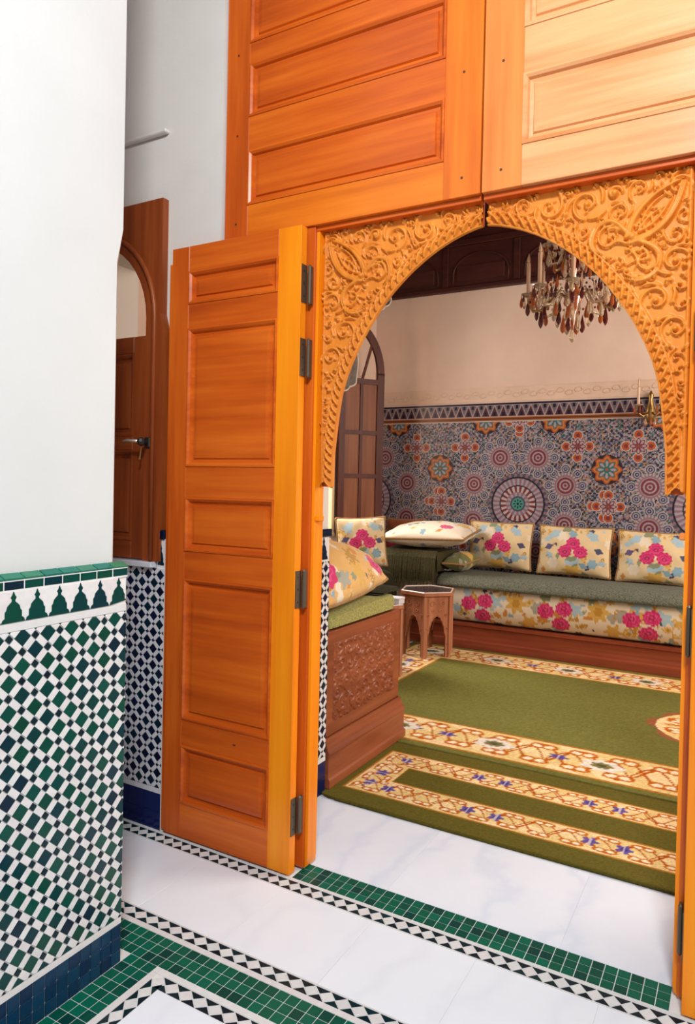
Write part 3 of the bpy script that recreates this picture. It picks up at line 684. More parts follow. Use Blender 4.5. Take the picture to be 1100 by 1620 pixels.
# ------------------------------------------------------------------ salon shell
BY = 6.65; LX = -3.47
wb = box('wall_back', -3.8, 2.8, BY, 6.85, 0, 4.3, PINK); struct(wb, 'salon back wall, pink plaster above a rosette mosaic', 'wall')
wl = MB().box(-3.75, LX, 2.78, 4.78, 0, 4.3).box(-3.75, LX, 4.78, 5.80, 0, .95).box(-3.75, LX, 4.78, 5.80, 3.05, 4.3).box(-3.75, LX, 5.80, 6.65, 0, 4.3).build('wall_side', PINK)
struct(wl, 'salon left wall, pink plaster behind the dark shutter', 'wall')
wr = MB().box(2.5, 2.8, 2.78, 6.65, 0, 4.3).build('wall_right', PINK); struct(wr, 'salon right wall hidden behind the door frame', 'wall')
cl = box('ceiling', -3.75, 2.8, 2.78, 6.85, 4.3, 4.45, CEILW); struct(cl, 'dark wooden salon ceiling above the carved arch', 'ceiling')
fr = empty('trim_1', (-1.0, 6.6, 3.365)); struct(fr, 'dark panelled wood frieze under the salon ceiling', 'frieze')
box('frieze_board', LX, 2.5, 6.60, BY, 3.365, 4.3, CEILW, fr)
box('rail', LX, 2.5, 6.575, 6.61, 3.365, 3.405, CEILW, fr, .005); box('rail', LX, 2.5, 6.570, 6.61, 3.80, 3.86, CEILW, fr, .005); box('rail', LX, 2.5, 6.56, 6.61, 3.95, 4.0, CEILW, fr, .008)
for i in range(8):
    x0 = -3.40+i*0.72
    box('frieze_post', x0-.03, x0+.03, 6.585, 6.61, 3.40, 3.80, CEILW, fr, .004)
    pts = [(x0+.08, 3.43)]+[(x0+.36+.28*math.cos(math.pi-math.pi*k/14), 3.52+.20*math.sin(math.pi*k/14)) for k in range(15)]+[(x0+.64, 3.43)]
    MB().tube([(a, 6.598, b) for a, b in pts], .010, 6).build('blind_arch', CEILW, fr, True)
    box('frieze_panel', x0+.12, x0+.60, 6.590, 6.601, 3.45, 3.60, CEILW, fr, .004)

# mosaic of the back wall -------------------------------------------------
def srgb(c): return np.array(lin(*c)[:3])
def mosaic_cols(x, z):
    P = {k: srgb(v) for k, v in dict(ground=(74, 80, 98), navy=(34, 44, 84), white=(182, 176, 178), teal=(52, 104, 104), ochre=(170, 120, 66), maroon=(118, 52, 58), rust=(168, 84, 48), dark=(36, 34, 44), pale=(158, 152, 164), mauve=(136, 108, 122), aqua=(70, 150, 140)).items()}
    cellx = (x+1.907+0.8) % 1.6-0.8; dz = (z-1.28+0.8) % 1.6-0.8; cx = cellx
    n = x.size; col = np.empty((n, 3))
    # background: interlaced field of small tesserae
    k = np.floor(x/0.013).astype(int)*73856093 ^ np.floor(z/0.013).astype(int)*19349663
    h = ((k*2654435761) % 1000)/1000.0
    lut = np.array([P['navy'], P['ground'], P['dark'], P['teal'], P['pale'], P['ground'], P['ochre'], P['mauve'], P['dark'], P['pale']]); col[:] = lut[(h*10).astype(int)]
    lat = np.abs(np.sin((x+z)*math.pi/0.043))*np.abs(np.sin((x-z)*math.pi/0.043)); col[lat < 0.10] = P['pale']*0.9
    def ro(cx0, cz0, fn, R):
        dx, dy = cx-cx0, dz-cz0; dx = (dx+0.8) % 1.6-0.8; dy = (dy+0.8) % 1.6-0.8; r = np.hypot(dx, dy); m = r < R
        if m.any(): col[m] = fn(r[m], np.arctan2(dy[m], dx[m]), col[m])
    def medium(r, t, c):
        bgc = c.copy(); c = c.copy()
        w = (t+math.pi/8) % (math.pi/4)-math.pi/8; pd = np.hypot(r*np.cos(w)-.152, r*np.sin(w))
        c[pd < .046] = P['white']*.92; c[pd < .038] = P['ground']; c[pd < .027] = P['pale']; c[pd < .018] = P['navy']; c[pd < .008] = P['pale']
        q = np.cos(24*t) > 0; m = r < .120; c[m&q] = P['white']*.85; c[m&~q] = P['mauve']
        c[r < .098] = P['mauve']; c[r < .084] = P['pale']*.9; c[r < .076] = P['maroon']; c[r < .056] = P['pale']; c[r < .042] = P['maroon']; c[r < .024] = P['pale']; c[r < .013] = P['maroon']
        return np.where(((pd > .046)&(r > .120))[:, None], bgc, c)
    def bigr(r, t, c):
        c = c.copy(); c[:] = P['mauve']; n16 = np.cos(32*t) > 0
        c[n16] = P['pale']; c[(r > .225)&(r < .24)] = P['dark']; c[(r > .24)&n16] = P['ground']
        c[(r < .165)] = P['dark']*1.3; c[(r < .155)&(np.cos(20*t) > 0)] = P['white']; c[(r < .155)&(np.cos(20*t) <= 0)] = P['maroon']
        c[(r < .105)] = P['mauve']; c[(r < .098)&(np.cos(14*t) > 0)] = P['pale']; c[r < .068] = P['ground']; c[(r < .052)] = P['aqua']; c[(r < .040)&(np.cos(8*t) > 0)] = P['dark']; c[r < .022] = P['aqua']; c[r < .012] = P['dark']
        return c
    def orange(r, t, c):
        c = c.copy(); c[:] = P['dark']; lob = .118+.014*np.cos(8*t)
        c[r < lob] = P['rust']; c[r < lob-.016] = P['ochre']*1.15; l2 = .078+.014*np.cos(8*t); c[r < l2+.010] = P['rust']; c[r < l2] = P['teal']; c[(r < l2-.012)&(np.cos(8*t) > 0)] = P['pale']; c[r < .03] = P['teal']; c[r < .012] = P['rust']
        return np.where((r > lob)[:, None], P['dark']*1.2, c)
    def star(r, t, c):
        c = c.copy(); q = np.cos(4*t)
        d4 = np.hypot(r*np.cos((t+math.pi/4) % (math.pi/2)-math.pi/4)-0.102, r*np.sin((t+math.pi/4) % (math.pi/2)-math.pi/4))
        c[d4 < .046] = P['white']; c[d4 < .038] = P['rust']; c[d4 < .018] = P['maroon']
        l = .064+.010*np.cos(8*t); c[r < l+.008] = P['white']; c[r < l] = P['maroon']; c[(r < l-.012)&(np.cos(8*t) > -.2)] = P['pale']; c[r < .03] = P['navy']; c[(r < .03)&(np.cos(8*t) > 0)] = P['rust']
        return c
    for k in range(4):
        a = math.pi/2*k
        ro(0.78*math.cos(a), 0.78*math.sin(a), star, .15); ro(0.765*math.cos(a+math.pi/4), 0.765*math.sin(a+math.pi/4), star, .15)
    for k in range(8):
        a = math.pi/8+k*math.pi/4; ro(.866*math.cos(a), .866*math.sin(a), orange, .135)
        ro(.475*math.cos(a), .475*math.sin(a), medium, .200)
    ro(0, 0, lambda r, t, c: bigr(r*.93, t, c), .288)
    return col
def grid_mesh(name, x0, x1, z0, z1, res, y, colfn, mat, parent):
    nx, nz = int((x1-x0)/res)+1, int((z1-z0)/res)+1; gx, gz = np.meshgrid(np.linspace(x0, x1, nx), np.linspace(z0, z1, nz))
    v = np.stack([gx.ravel(), np.full(gx.size, y), gz.ravel()], 1); i = np.arange(nx*nz).reshape(nz, nx)
    q = np.stack([i[:-1, :-1].ravel(), i[:-1, 1:].ravel(), i[1:, 1:].ravel(), i[1:, :-1].ravel()], 1)
    return mesh(name, v, q, mat, parent, False, colfn(gx.ravel(), gz.ravel()))
box('mosaic_bed', LX, 2.5, BY-.010, BY, 0, 2.245, GROUT, wb)
tag(grid_mesh('rosette_mosaic', LX, 1.35, 0.62, 2.066, 0.0042, BY-.0125, mosaic_cols, MOSAIC, wb), kind='stuff')
def frieze_cols(x, z):
    c = np.empty((x.size, 3)); c[:] = srgb((92, 72, 82)); zz = z-2.066
    u = (x % 0.088)/0.088; v = (zz-.052)/.112
    tri = np.abs(u-.5)*2; up = tri < (1-v); c[(v > 0)&(v < 1)&up] = srgb((70, 44, 60)); c[(v > 0)&(v < 1)&~up] = srgb((104, 98, 108))
    c[(v > 0)&(v < 1)&(np.abs(tri-(1-v)) < .13)] = srgb((160, 144, 144))
    c[(v > .62)&(v < .95)&(tri > .72)] = srgb((30, 24, 44)); c[(v > .05)&(v < .35)&(tri < .25)] = srgb((30, 24, 44))
    c[zz < .052] = srgb((186, 168, 160)); c[zz < .044] = srgb((150, 84, 36)); c[(zz < .030)&(zz > .022)] = srgb((52, 26, 26)); c[zz < .010] = srgb((196, 176, 164)); c[(zz > .010)&(zz < .014)] = srgb((52, 26, 26))
    c[zz > .158] = srgb((186, 172, 168)); c[zz > .164] = srgb((26, 24, 50)); return c
tag(grid_mesh('mosaic_border', LX, 1.35, 2.067, 2.247, 0.004, BY-.0135, frieze_cols, MOSAIC, wb), kind='stuff')
MB().box(LX, 2.5, BY-.006, BY, 2.262, 2.400).box(LX, 2.5, BY-.009, BY, 2.396, 2.404).build('stucco_band', STUCCO, wb)
# scroll relief on the stucco band
mb = MB()
for i in range(58):
    c = -3.42+i*0.082; s = 1 if i % 2 else -1
    pts = [(c+.034*math.cos(a), BY-.007, 2.329+s*.012+.034*(1-a/9)*math.sin(a)) for a in np.linspace(0, 5.5, 9)]
    mb.tube(pts, .005, 4, False)
tag(mb.build('stucco_scrolls', STUCCO, wb), kind='stuff')

# ------------------------------------------------------------------ salon side window with its open shutter
w2 = empty('window_2', (LX, 5.29, .95)); struct(w2, 'bright window in the salon left wall behind the shutter', 'window')
box('frame', LX-.02, LX+.03, 5.755, 5.80, .95, 3.05, CREAM, w2, .004); box('frame', LX-.02, LX+.03, 4.78, 4.825, .95, 3.05, CREAM, w2, .004); box('frame', LX-.02, LX+.03, 4.825, 5.755, 3.0, 3.05, CREAM, w2, .004); box('sill', LX-.20, LX+.04, 4.78, 5.80, .93, .965, CREAM, w2, .004)
sh = empty('window_shutter', (-3.42, 5.80, 1.15))
tag(sh, 'dark brown arched shutter standing open before the mosaic corner', 'shutter')
SA = Vector((-3.42, 5.81, 0)); SU = Vector((0.25, 0.37, 0)).normalized(); SN = Vector((SU.y, -SU.x, 0)); SW = 0.475
def sbox(name, u0, u1, z0, z1, d0, d1, mat): return MB().prism([(u0, z0), (u1, z0), (u1, z1), (u0, z1)], SA, SU, Z, SN, d0, d1).build(name, mat, sh)
sbox('stile', 0, .055, .95, 2.75, 0, .035, SHF); sbox('stile', SW-.075, SW, .95, 2.52, 0, .035, SHF); sbox('muntin', .215, .245, .95, 2.44, .002, .033, SHF)
for z0, z1 in ((.95, 1.05), (1.495, 1.535), (1.915, 1.955), (2.405, 2.455)): sbox('rail', .055, SW-.075, z0, z1, .001, .034, SHF)
for u0, u1 in ((.055, .215), (.245, SW-.075)):
    for z0, z1 in ((1.05, 1.495), (1.535, 1.915), (1.955, 2.405)): sbox('panel', u0, u1, z0, z1, .012, .020, SHP)
arcp = [(SW-.0375-(SW-.06)*(1-math.cos(t)), 2.50+.52*math.sin(t)) for t in np.linspace(0, math.pi/2*.98, 14)]
mb = MB(); n = len(arcp)
v = []
for (a, b), t in zip(arcp, np.linspace(0, math.pi/2*.98, 14)):
    for w in (-.036, .036):
        for d in (0, .035): v.append(tuple(SA+SU*(a+w*math.cos(t))+Vector((0, 0, b+w*math.sin(t)))+SN*d))
f = [];
for i in range(n-1):
    for k0, k1 in ((0, 1), (1, 3), (3, 2), (2, 0)): f.append((i*4+k0, i*4+k1, i*4+4+k1, i*4+4+k0))
mb.add(v, f); mb.build('arch_rail', SHF, sh)
MB().tube([tuple(SA+SU*a+Vector((0, 0, b))+SN*.017) for a, b in ((.235, 2.44), (.345, 2.82))], .015, 6).build('slanting_muntin', SHF, sh)
MB().prism([(.05, 2.45), (SW-.07, 2.45)]+[(a-.02, b-.02) for a, b in arcp], SA, SU, Z, SN, .015, .018).build('glass_pane', GLASS, sh)

# gathered voile on a rod in front of the window
cu = empty('voile_curtain', (-3.3, 5.5, 2.3)); tag(cu, 'grey gathered voile curtain hanging before the dark shutter top', 'curtain')
MB().tube([(-3.20, 4.62, 3.52), (-3.20, 6.44, 3.52)], .014, 8).build('rod', SHF, cu, True)
MB().tube([(-3.20, 6.30, 3.52), (LX-.005, 6.30, 3.52)], .010, 6).build('bracket', SHF, cu, True); MB().tube([(-3.20, 4.70, 3.52), (LX-.005, 4.70, 3.52)], .010, 6).build('bracket', SHF, cu, True)
def voile(name, y0, y1, zt, zb0, zb1, amp, belly):
    n, m = 46, 18; v = []
    for i in range(n):
        t = i/(n-1); zb = zb0+(zb1-zb0)*t-belly*math.sin(math.pi*t)
        for j in range(m):
            q = j/(m-1); pl = amp*math.sin(t*38+q*1.5)*(0.5+q*.6); edge = .018*math.sin(q*17)*(t if t > .8 else 0)
            v.append((-3.20+pl, y0+(y1-y0)*t+edge, zt+(zb-zt)*q+.012*math.sin(t*38)*q))
    f = [(i*m+j, i*m+j+1, (i+1)*m+j+1, (i+1)*m+j) for i in range(n-1) for j in range(m-1)]
    o = mesh(name, v, f, CURT, cu, True); md = o.modifiers.new('s', 'SOLIDIFY'); md.thickness = .004
    MB().tube([v[i*m+m-1] for i in range(n)]+[v[(n-1)*m+j] for j in range(m-2, m//2, -1)], .009, 6).build('hem', PEARL, o, True)
voile('swag', 5.72, 6.38, 3.52, 3.06, 3.25, .022, .05)
voile('drape', 4.95, 5.70, 3.52, 2.10, 2.36, .030, .02)

# ------------------------------------------------------------------ rugs
def scroll_band(u, v, w):
    """cream border band: u along, v across 0..w, orange tendrils, violet blossoms"""
    C = srgb; col = np.empty((u.size, 3)); col[:] = C((226, 198, 134)); nv = v/w
    pal = (np.sin(u*23)*np.sin(nv*6.3+u*9) > .2); col[pal] = C((238, 212, 160))
    per = 0.52
    for ph, am in ((0, .34), (math.pi, .34)):
        yc = .5+am*np.sin(2*math.pi*u/(per*.5)+ph); col[np.abs(nv-yc) < .040+.012*np.sin(u*70)] = C((178, 84, 10))
    yc = .5+.42*np.abs(np.sin(2*math.pi*u/(per*.5)+.9))-.2; col[np.abs(nv-yc) < .03] = C((172, 80, 10))
    k = np.round(u/(per*.25)); du = u-k*per*.25; kk = k.astype(int)
    r = np.hypot(du/.030, (nv-.5)/(.030/w)); th = np.arctan2(nv-.5, du/w)
    fl = (kk % 4 == 0)|(kk % 4 == 1)
    col[fl&(r < 1.0+.25*np.cos(5*th))] = C((104, 84, 150)); col[fl&(r < .45)] = C((74, 62, 128)); col[fl&(np.abs(du) < .004)&(r < 1)] = C((190, 176, 196))
    r2 = np.hypot((np.abs(du)-.045)/.028, (np.abs(nv-.5)-.27)/.10); col[(r2 < 1)&(r2 > .62)] = C((190, 100, 24))
    col[(r2 < .5)] = C((240, 226, 196))
    col[(nv < .05)|(nv > .95)] = C((170, 112, 40)); return col
GRN = srgb((100, 92, 38)); GRN2 = srgb((114, 112, 56))
def rug_mesh(name, label, x0, x1, y0, y1, res, colfn, zf):
    nx, ny = int((x1-x0)/res)+1, int((y1-y0)/res)+1; gx, gy = np.meshgrid(np.linspace(x0, x1, nx), np.linspace(y0, y1, ny))
    gz = zf(gx, gy); c, keep = colfn(gx.ravel(), gy.ravel())
    c = c*(1+.10*RNG.randn(c.shape[0], 1)).clip(.6, 1.4)
    v = np.stack([gx.ravel(), gy.ravel(), gz.ravel()], 1); i = np.arange(nx*ny).reshape(ny, nx)
    q = np.stack([i[:-1, :-1].ravel(), i[:-1, 1:].ravel(), i[1:, 1:].ravel(), i[1:, :-1].ravel()], 1)
    kq = keep[q].all(1); q = q[kq]
    o = mesh(name, v, q, PILE, None, False, c, org=((x0+x1)/2, (y0+y1)/2, 0))
    md = o.modifiers.new('s', 'SOLIDIFY'); md.thickness = .009; md.offset = -1
    return tag(o, label, 'rug')
def runner_cols(x, y):
    x0, x1, y0, y1 = -1.755, 0.22, 2.735, 3.535
    d = np.minimum(np.minimum(x-x0, x1-x), np.minimum(y-y0, y1-y))  # distance to the rim
    c = np.empty((x.size, 3)); c[:] = GRN
    near = np.argmin(np.stack([y-y0, y1-y, x-x0, x1-x]), 0)
    along = np.where(near < 2, x, y); b = (d > .130)&(d < .312)
    c[b] = scroll_band(along[b]+.07*near[b], d[b]-.130, .182)
    c[(d < .012)] = GRN*0.7
    rad = .16; cx, cy = x0+rad, y0+rad; keep = ~((x < cx)&(y < cy)&(np.hypot(x-cx, y-cy) > rad)); return c, keep
rug_mesh('runner_rug', 'olive runner with looped cream border at the salon doorway', -1.755, 0.22, 2.735, 3.535, .0055, runner_cols, lambda a, b: .010+.0015*np.sin(a*5)*np.sin(b*4))
def carpet_cols(x, y):
    x0, x1, y0, y1 = -2.62, 2.30, 3.545, 5.905; d = np.minimum(np.minimum(x-x0, x1-x), np.minimum((y-y0)*1.0, y1-y))
    c = np.empty((x.size, 3)); n = np.sin(x*3.1+np.sin(y*4))*.5+np.sin(y*7+x*2)*.5; c[:] = GRN2*(1+.10*n[:, None])
    near = np.argmin(np.stack([y-y0, y1-y, x-x0, x1-x]), 0); along = np.where(near < 2, x, y)
    b = (d > .055)&(d < .455); c[b] = scroll_band(along[b]*.62, d[b]-.055, .40)
    kx = np.round((along+.05)/.57); el = np.hypot((along+.05-kx*.57)/.105, (d-.255)/.075); wv = 1+.12*np.cos(7*np.arctan2(d-.255, along+.05-kx*.57)); c[(el < wv)&b] = srgb((226, 218, 204)); c[(el < .52*wv)&b] = srgb((128, 118, 70)); c[(el < .25)&b] = srgb((84, 84, 60))
    mx, my = .10, 4.70; r = np.hypot((x-mx)/.60, (y-my)/.42); t = np.arctan2((y-my)/.42, (x-mx)/.60)
    md = r < .93+.09*np.abs(np.cos(5*t)); c[md] = scroll_band((t*.3)[md], (r*.2)[md] % .2, .2)
    ring = md&(r > .93); c[ring] = srgb((150, 90, 60)); return c, np.ones(x.size, bool)
rug_mesh('carpet', 'large green carpet with wide cream flowered border before the sofas', -2.62, 2.30, 3.545, 5.905, .0095, carpet_cols, lambda a, b: .0095+0*a)

# ------------------------------------------------------------------ floral fabric painter
PC = {k: srgb(v) for k, v in dict(cream=(226, 204, 160), yellow=(214, 172, 82), gold=(188, 140, 50), pale=(232, 222, 200), pink=(206, 36, 108), pink2=(222, 84, 140), rose=(176, 24, 88), blue=(136, 172, 190), sky=(168, 198, 212), navy=(70, 74, 104), sage=(140, 150, 118), grey=(164, 164, 150), orange=(206, 138, 60), violet=(96, 84, 128)).items()}
class Paint:
    def __init__(s, u, v, base='cream'):
        s.u, s.v = u, v; s.c = np.empty((u.size, 3)); s.c[:] = PC[base]
    def blob(s, x, y, r, col, n=5, amp=.22, rot=0., sq=1.0):
        du, dv = s.u-x, s.v-y; ca, sa = math.cos(rot), math.sin(rot); a, b = (du*ca+dv*sa), (-du*sa+dv*ca)/sq
        rr = np.hypot(a, b); m = rr < r*(1+amp)
        if m.any():
            t = np.arctan2(b[m], a[m]); k = rr[m] < r*(1+amp*np.cos(n*t)); idx = np.where(m)[0][k]; s.c[idx] = PC[col]
    def peony(s, x, y, r, rot=0, tone='pink'):
        s.blob(x, y, r, tone, 9, .07, rot, .9); s.blob(x, y+r*.05, r*.80, 'pink2', 9, .09, rot+.3, .82); s.blob(x, y+r*.05, r*.70, tone, 9, .10, rot+.3, .8)
        s.blob(x, y-r*.08, r*.50, 'pink2', 7, .12, rot, .78); s.blob(x, y-r*.08, r*.40, 'rose', 7, .14, rot, .75); s.blob(x, y-r*.12, r*.14, 'pink2', 5, .2)
    def trio(s, x, y, r, flip=1):
        s.blob(x, y-r*1.5*flip, r*.95, 'sky', 7, .12, .3, .5); s.blob(x, y-r*1.2*flip, r*.6, 'sage', 6, .12, .3, .5)
        s.peony(x-r*.98, y-r*.25*flip, r*.88, .2); s.peony(x+r*.98, y-r*.25*flip, r*.88, -.2); s.peony(x, y+r*.85*flip, r*.88, 0)
        s.blob(x, y-r*.2*flip, r*.10, 'pale', 4, .2, 0, 3.0)
    def scatter(s, seed, n, x0, x1, y0, y1, rmin=.014, rmax=.05):
        rs = np.random.RandomState(seed); cols = ['yellow', 'gold', 'pale', 'yellow', 'pale', 'blue', 'orange', 'yellow', 'grey', 'sage', 'pale', 'sky', 'gold', 'navy']
        for k in range(n):
            cl = cols[rs.randint(len(cols))]; r = rs.uniform(rmin, rmax); x, y = rs.uniform(x0, x1), rs.uniform(y0, y1); r = r*.6 if cl == 'navy' else r; ro = rs.uniform(0, 6)
            s.blob(x, y, r, cl, rs.randint(3, 7), .17, ro, rs.uniform(.42, .95))
            if cl in ('yellow', 'gold'): s.blob(x, y, r*.62, 'cream', 7, .16, ro); s.blob(x, y, r*.46, cl, 6, .2, ro); s.blob(x, y, r*.28, 'gold', 6, .13)
        return s
def cushion(name, label, group, C, U, V, hw, hh, T, paint, trim=TRIMF, n=112, pinch=.06, sag=0.0, taper=0.0):
    C, U, V = Vector(C), Vector(U).normalized(), Vector(V).normalized(); V = (V-U*U.dot(V)).normalized(); N = U.cross(V)
    g = np.linspace(-1, 1, n); g = .45*np.sin(g*math.pi/2)+.55*g; u, v = np.meshgrid(g, g); t = T*((1-u*u).clip(0)*(1-v*v).clip(0))**.42*(1-.6*taper*((u+1)/2)**1.6)
    a = hw*u*(1-pinch*(1-v*v)); b = hh*v*(1-pinch*(1-u*u))*(1-taper*((u+1)/2)**1.6)-sag*hh*(1-u*u)*(v > 0)*v
    wob = .004*np.sin(9*u+3)*np.sin(8*v+1)
    pos = []; 
    for sg in (1, -1):
        pos.append(np.stack([a.ravel()*U[k]+b.ravel()*V[k]+(sg*(t+wob*(t > .01))).ravel()*N[k]+C[k] for k in range(3)], 1))
    i = np.arange(n*n).reshape(n, n); q = np.stack([i[:-1, :-1].ravel(), i[:-1, 1:].ravel(), i[1:, 1:].ravel(), i[1:, :-1].ravel()], 1)
    cols = paint(a.ravel(), b.ravel())
    o = mesh(name, np.concatenate(pos), np.concatenate([q, q[:, ::-1]+n*n]), FABRIC, None, True, np.concatenate([cols, cols]))
    ring = [i[0, k] for k in range(n)]+[i[k, n-1] for k in range(1, n)]+[i[n-1, k] for k in range(n-2, -1, -1)]+[i[k, 0] for k in range(n-2, 0, -1)]
    rp = [tuple(pos[0][k]) for k in ring]+[tuple(pos[0][ring[0]])]
    MB().tube(rp[::2]+[rp[0]], .011, 6, False).build('trim_cord', trim, o, True)
    return tag(o, label, 'cushion', group)
def face_paint(seed, hw, hh, k=1.0):
    def p(u, v):
        s = Paint(u, v, 'cream').scatter(seed, 46, -hw, hw, -hh, hh, .012, .042)
        s.blob(-hw*.55, hh*.62, .055*k, 'sky', 5, .16, .6, .6); s.blob(hw*.52, hh*.60, .055*k, 'sky', 5, .16, -.6, .6)
        s.blob(-hw*.68, hh*.10, .034*k, 'violet', 4, .16, .4, .7); s.blob(hw*.70, hh*.02, .034*k, 'navy', 4, .16, -.4, .7)
        s.blob(-hw*.55, -hh*.55, .045*k, 'pale', 6, .13); s.blob(hw*.55, -hh*.5, .04*k, 'blue', 6, .13)
        s.blob(0, -hh*.80, .075*k, 'yellow', 6, .25, 0, .5); s.trio(0, hh*.02, .068*k); return s.c
    return p
GB = 'floral cushions on the back sofa'
zc = .889
for i, (x0, x1, lb) in enumerate(((-2.325, -1.715, 'floral cushion on the back sofa, nearest the fringed stack'), (-1.655, -1.020, 'floral cushion on the back sofa, centred under the chandelier'), (-0.975, -.345, 'floral cushion on the back sofa, cut off by the right door frame'))):
    cushion('floral_cushion', lb, GB, ((x0+x1)/2, 6.475, zc-.012*i), (1, 0, -.01), (0, .17, 1), (x1-x0)/2, .218, .085, face_paint(21, .31, .22))
cushion('floral_cushion', 'floral cushion standing in front of the dark shutter', None, (-3.03, 5.60, .912), (.80, .60, .05), (-.12, .10, 1), .225, .222, .08, face_paint(31, .22, .22, .95))
cushion('floral_cushion', 'pale cushion under the bright window, half hidden by the left jamb', None, (-3.30, 5.15, .95), (.30, 1, 0), (-.45, .05, 1), .25, .25, .09, face_paint(33, .25, .25))
def rustp(u, v):
    s = Paint(u, v, 'orange'); s.c[:] = srgb((150, 78, 40)); s.peony(-.12, -.02, .06); return s.c
cushion('rust_cushion', 'rust brown cushion in the sofa corner behind the draped stack', None, (-3.02, 6.50, .88), (1, .05, .02), (0, .17, 1), .20, .215, .06, rustp)
# ------------------------------------------------------------------ sofas
def extrude(name, prof, a0, a1, na, axis, mat, parent, colfn=None, smooth=True, cap=True, ends=0.0):
    """profile (depth, height) swept along an axis; ends rounds the tips"""
    p = np.asarray(prof); m = len(p); A = np.linspace(a0, a1, na); L = np.concatenate([[0], np.cumsum(np.hypot(*np.diff(p, axis=0).T))])
    c = p.mean(0); v = []; uu = []; vv = []
    for a in A:
        k = 1.0
        if ends > 0:
            e = min(a-a0, a1-a)/ends
            if e < 1: k = 1-.14*(1-math.sqrt(max(0, 1-(1-e)**2)))
        for j in range(m):
            d, z = c+(p[j]-c)*k; v.append((a, d, z) if axis == 'x' else (d, a, z)); uu.append(a); vv.append(L[j])
    q = [(i*m+j, i*m+j+1, i*m+m+j+1, i*m+m+j) for i in range(na-1) for j in range(m-1)]
    if cap:   # closed ends keep their own vertices so that shading stays crisp
        k0 = len(v); v += v[:m]+v[(na-1)*m:na*m]; uu += uu[:m]+uu[(na-1)*m:na*m]; vv += vv[:m]+vv[(na-1)*m:na*m]
        q += [tuple(range(k0, k0+m)), tuple(range(k0+2*m-1, k0+m-1, -1))]
    cols = colfn(np.array(uu), np.array(vv)) if colfn else None
    return mesh(name, v, q, mat, parent, smooth, cols)
def resample(pts, n):
    p = np.asarray(pts, float); s = np.concatenate([[0], np.cumsum(np.hypot(*np.diff(p, axis=0).T))]); t = np.linspace(0, s[-1], n)
    return np.stack([np.interp(t, s, p[:, 0]), np.interp(t, s, p[:, 1])], 1)
def curve(pts, n):
    p = resample(pts, 60)
    for _ in range(10): p[1:-1] = (p[:-2]+2*p[1:-1]+p[2:])/4
    return resample(p, n)
BASEP = [(6.6, .235), (5.93, .235), (5.915, .228), (5.915, .205), (5.935, .195), (5.94, .12), (5.935, .085), (5.915, .075), (5.915, .005), (6.6, .005)]
so = empty('back_sofa', (-.9, 6.2, 0)); tag(so, 'long low sofa with floral mattress along the mosaic wall', 'sofa')
extrude('base', BASEP, -3.40, 2.3, 2, 'x', SOFAX, so, smooth=False)
def matt(u, v):
    s = Paint(u, v, 'pale'); s.scatter(55, 520, -2.6, .6, 0.30, 1.05, .016, .05)
    x = -2.02
    while x < .6:
        s.blob(x+.16, .60+.02, .06, 'sky', 5, .3, .5, .7); s.blob(x+.02, .80, .05, 'blue', 6, .13); s.blob(x+.18, .86, .035, 'navy', 6, .13); s.blob(x+.34, .62, .075, 'yellow', 7, .25); s.blob(x+.34, .62, .035, 'gold', 6, .13); s.blob(x+.45, .78, .06, 'yellow', 6, .25); s.blob(x+.52, .64, .05, 'grey', 6, .13)
        s.peony(x-.075, .655, .068); s.peony(x+.07, .625, .068); s.peony(x+.045, .76, .072); x += .665
    return s.c
MP = curve([(6.58, .26), (6.58, .615), (6.0, .63), (5.915, .61), (5.868, .54), (5.858, .42), (5.880, .30), (5.93, .238), (6.0, .237)], 110)
MPv = MP.copy()
extrude('mattress', MP, -2.95, .9, 800, 'x', FABRIC, so, colfn=lambda u, v: matt(u, v-0.52))
thr = extrude('sage_throw', curve([(6.50, .640), (6.0, .655), (5.905, .640), (5.850, .600), (5.838, .555)], 24), -2.40, 1.15, 120, 'x', SAGE, None, cap=False)
thr.modifiers.new('s', 'SOLIDIFY').thickness = .012; tag(thr, 'sage green plush throw over the seat of the back sofa', 'throw')
# sofa along the doorway wall, its panelled end towards us
s1 = empty('end_sofa', (-2.5, 3.2, 0)); tag(s1, 'carved sofa end panel just inside the doorway, left side', 'sofa')
EX = -1.69
MB().box(-3.42, EX-.012, 2.80, 3.60, .0135, .70).build('carcass', SOFAX, s1)
ep = MB().box(EX-.045, EX, 2.80, 3.60, .24, .735, .003).build('end_panel', SOFAW, s1)
BM = [(0, .24), (.010, .24), (.014, .215), (.022, .19), (.030, .175), (.030, .165), (.026, .160), (.026, .06), (.034, .05), (.034, .0135), (0, .0135)]
v = []; m = len(BM)
for y, k in ((2.80, 0), (3.60, 1)): v += [(EX+a, y+(a if k else 0), z) for a, z in BM]
v += [(EX-.9, 3.60+a, z) for a, z in BM]
f = [(j, (j+1) % m, m+(j+1) % m, m+j) for j in range(m)]+[(m+j, m+(j+1) % m, 2*m+(j+1) % m, 2*m+j) for j in range(m)]+[tuple(range(m-1, -1, -1))]
mesh('skirting_moulding', v, f, SOFAW, s1)
def em(x, z, r): return r < x < .66-r and r < z < .38-r
XE, ZE, HE = carve(.66, .38, .005, em, 5, None, .016, .045)
gx, gz = np.meshgrid(XE, ZE); nz, nx = HE.shape; i = np.arange(nz*nx).reshape(nz, nx); q = np.stack([i[:-1, :-1].ravel(), i[:-1, 1:].ravel(), i[1:, 1:].ravel(), i[1:, :-1].ravel()], 1)
HE = HE*.6; HE[0] = HE[-1] = -.004; HE[:, 0] = HE[:, -1] = -.004
mesh('carved_panel', np.stack([EX+.001+HE.ravel(), 2.87+gx.ravel(), .30+gz.ravel()], 1), q, SOFAW, ep, True)
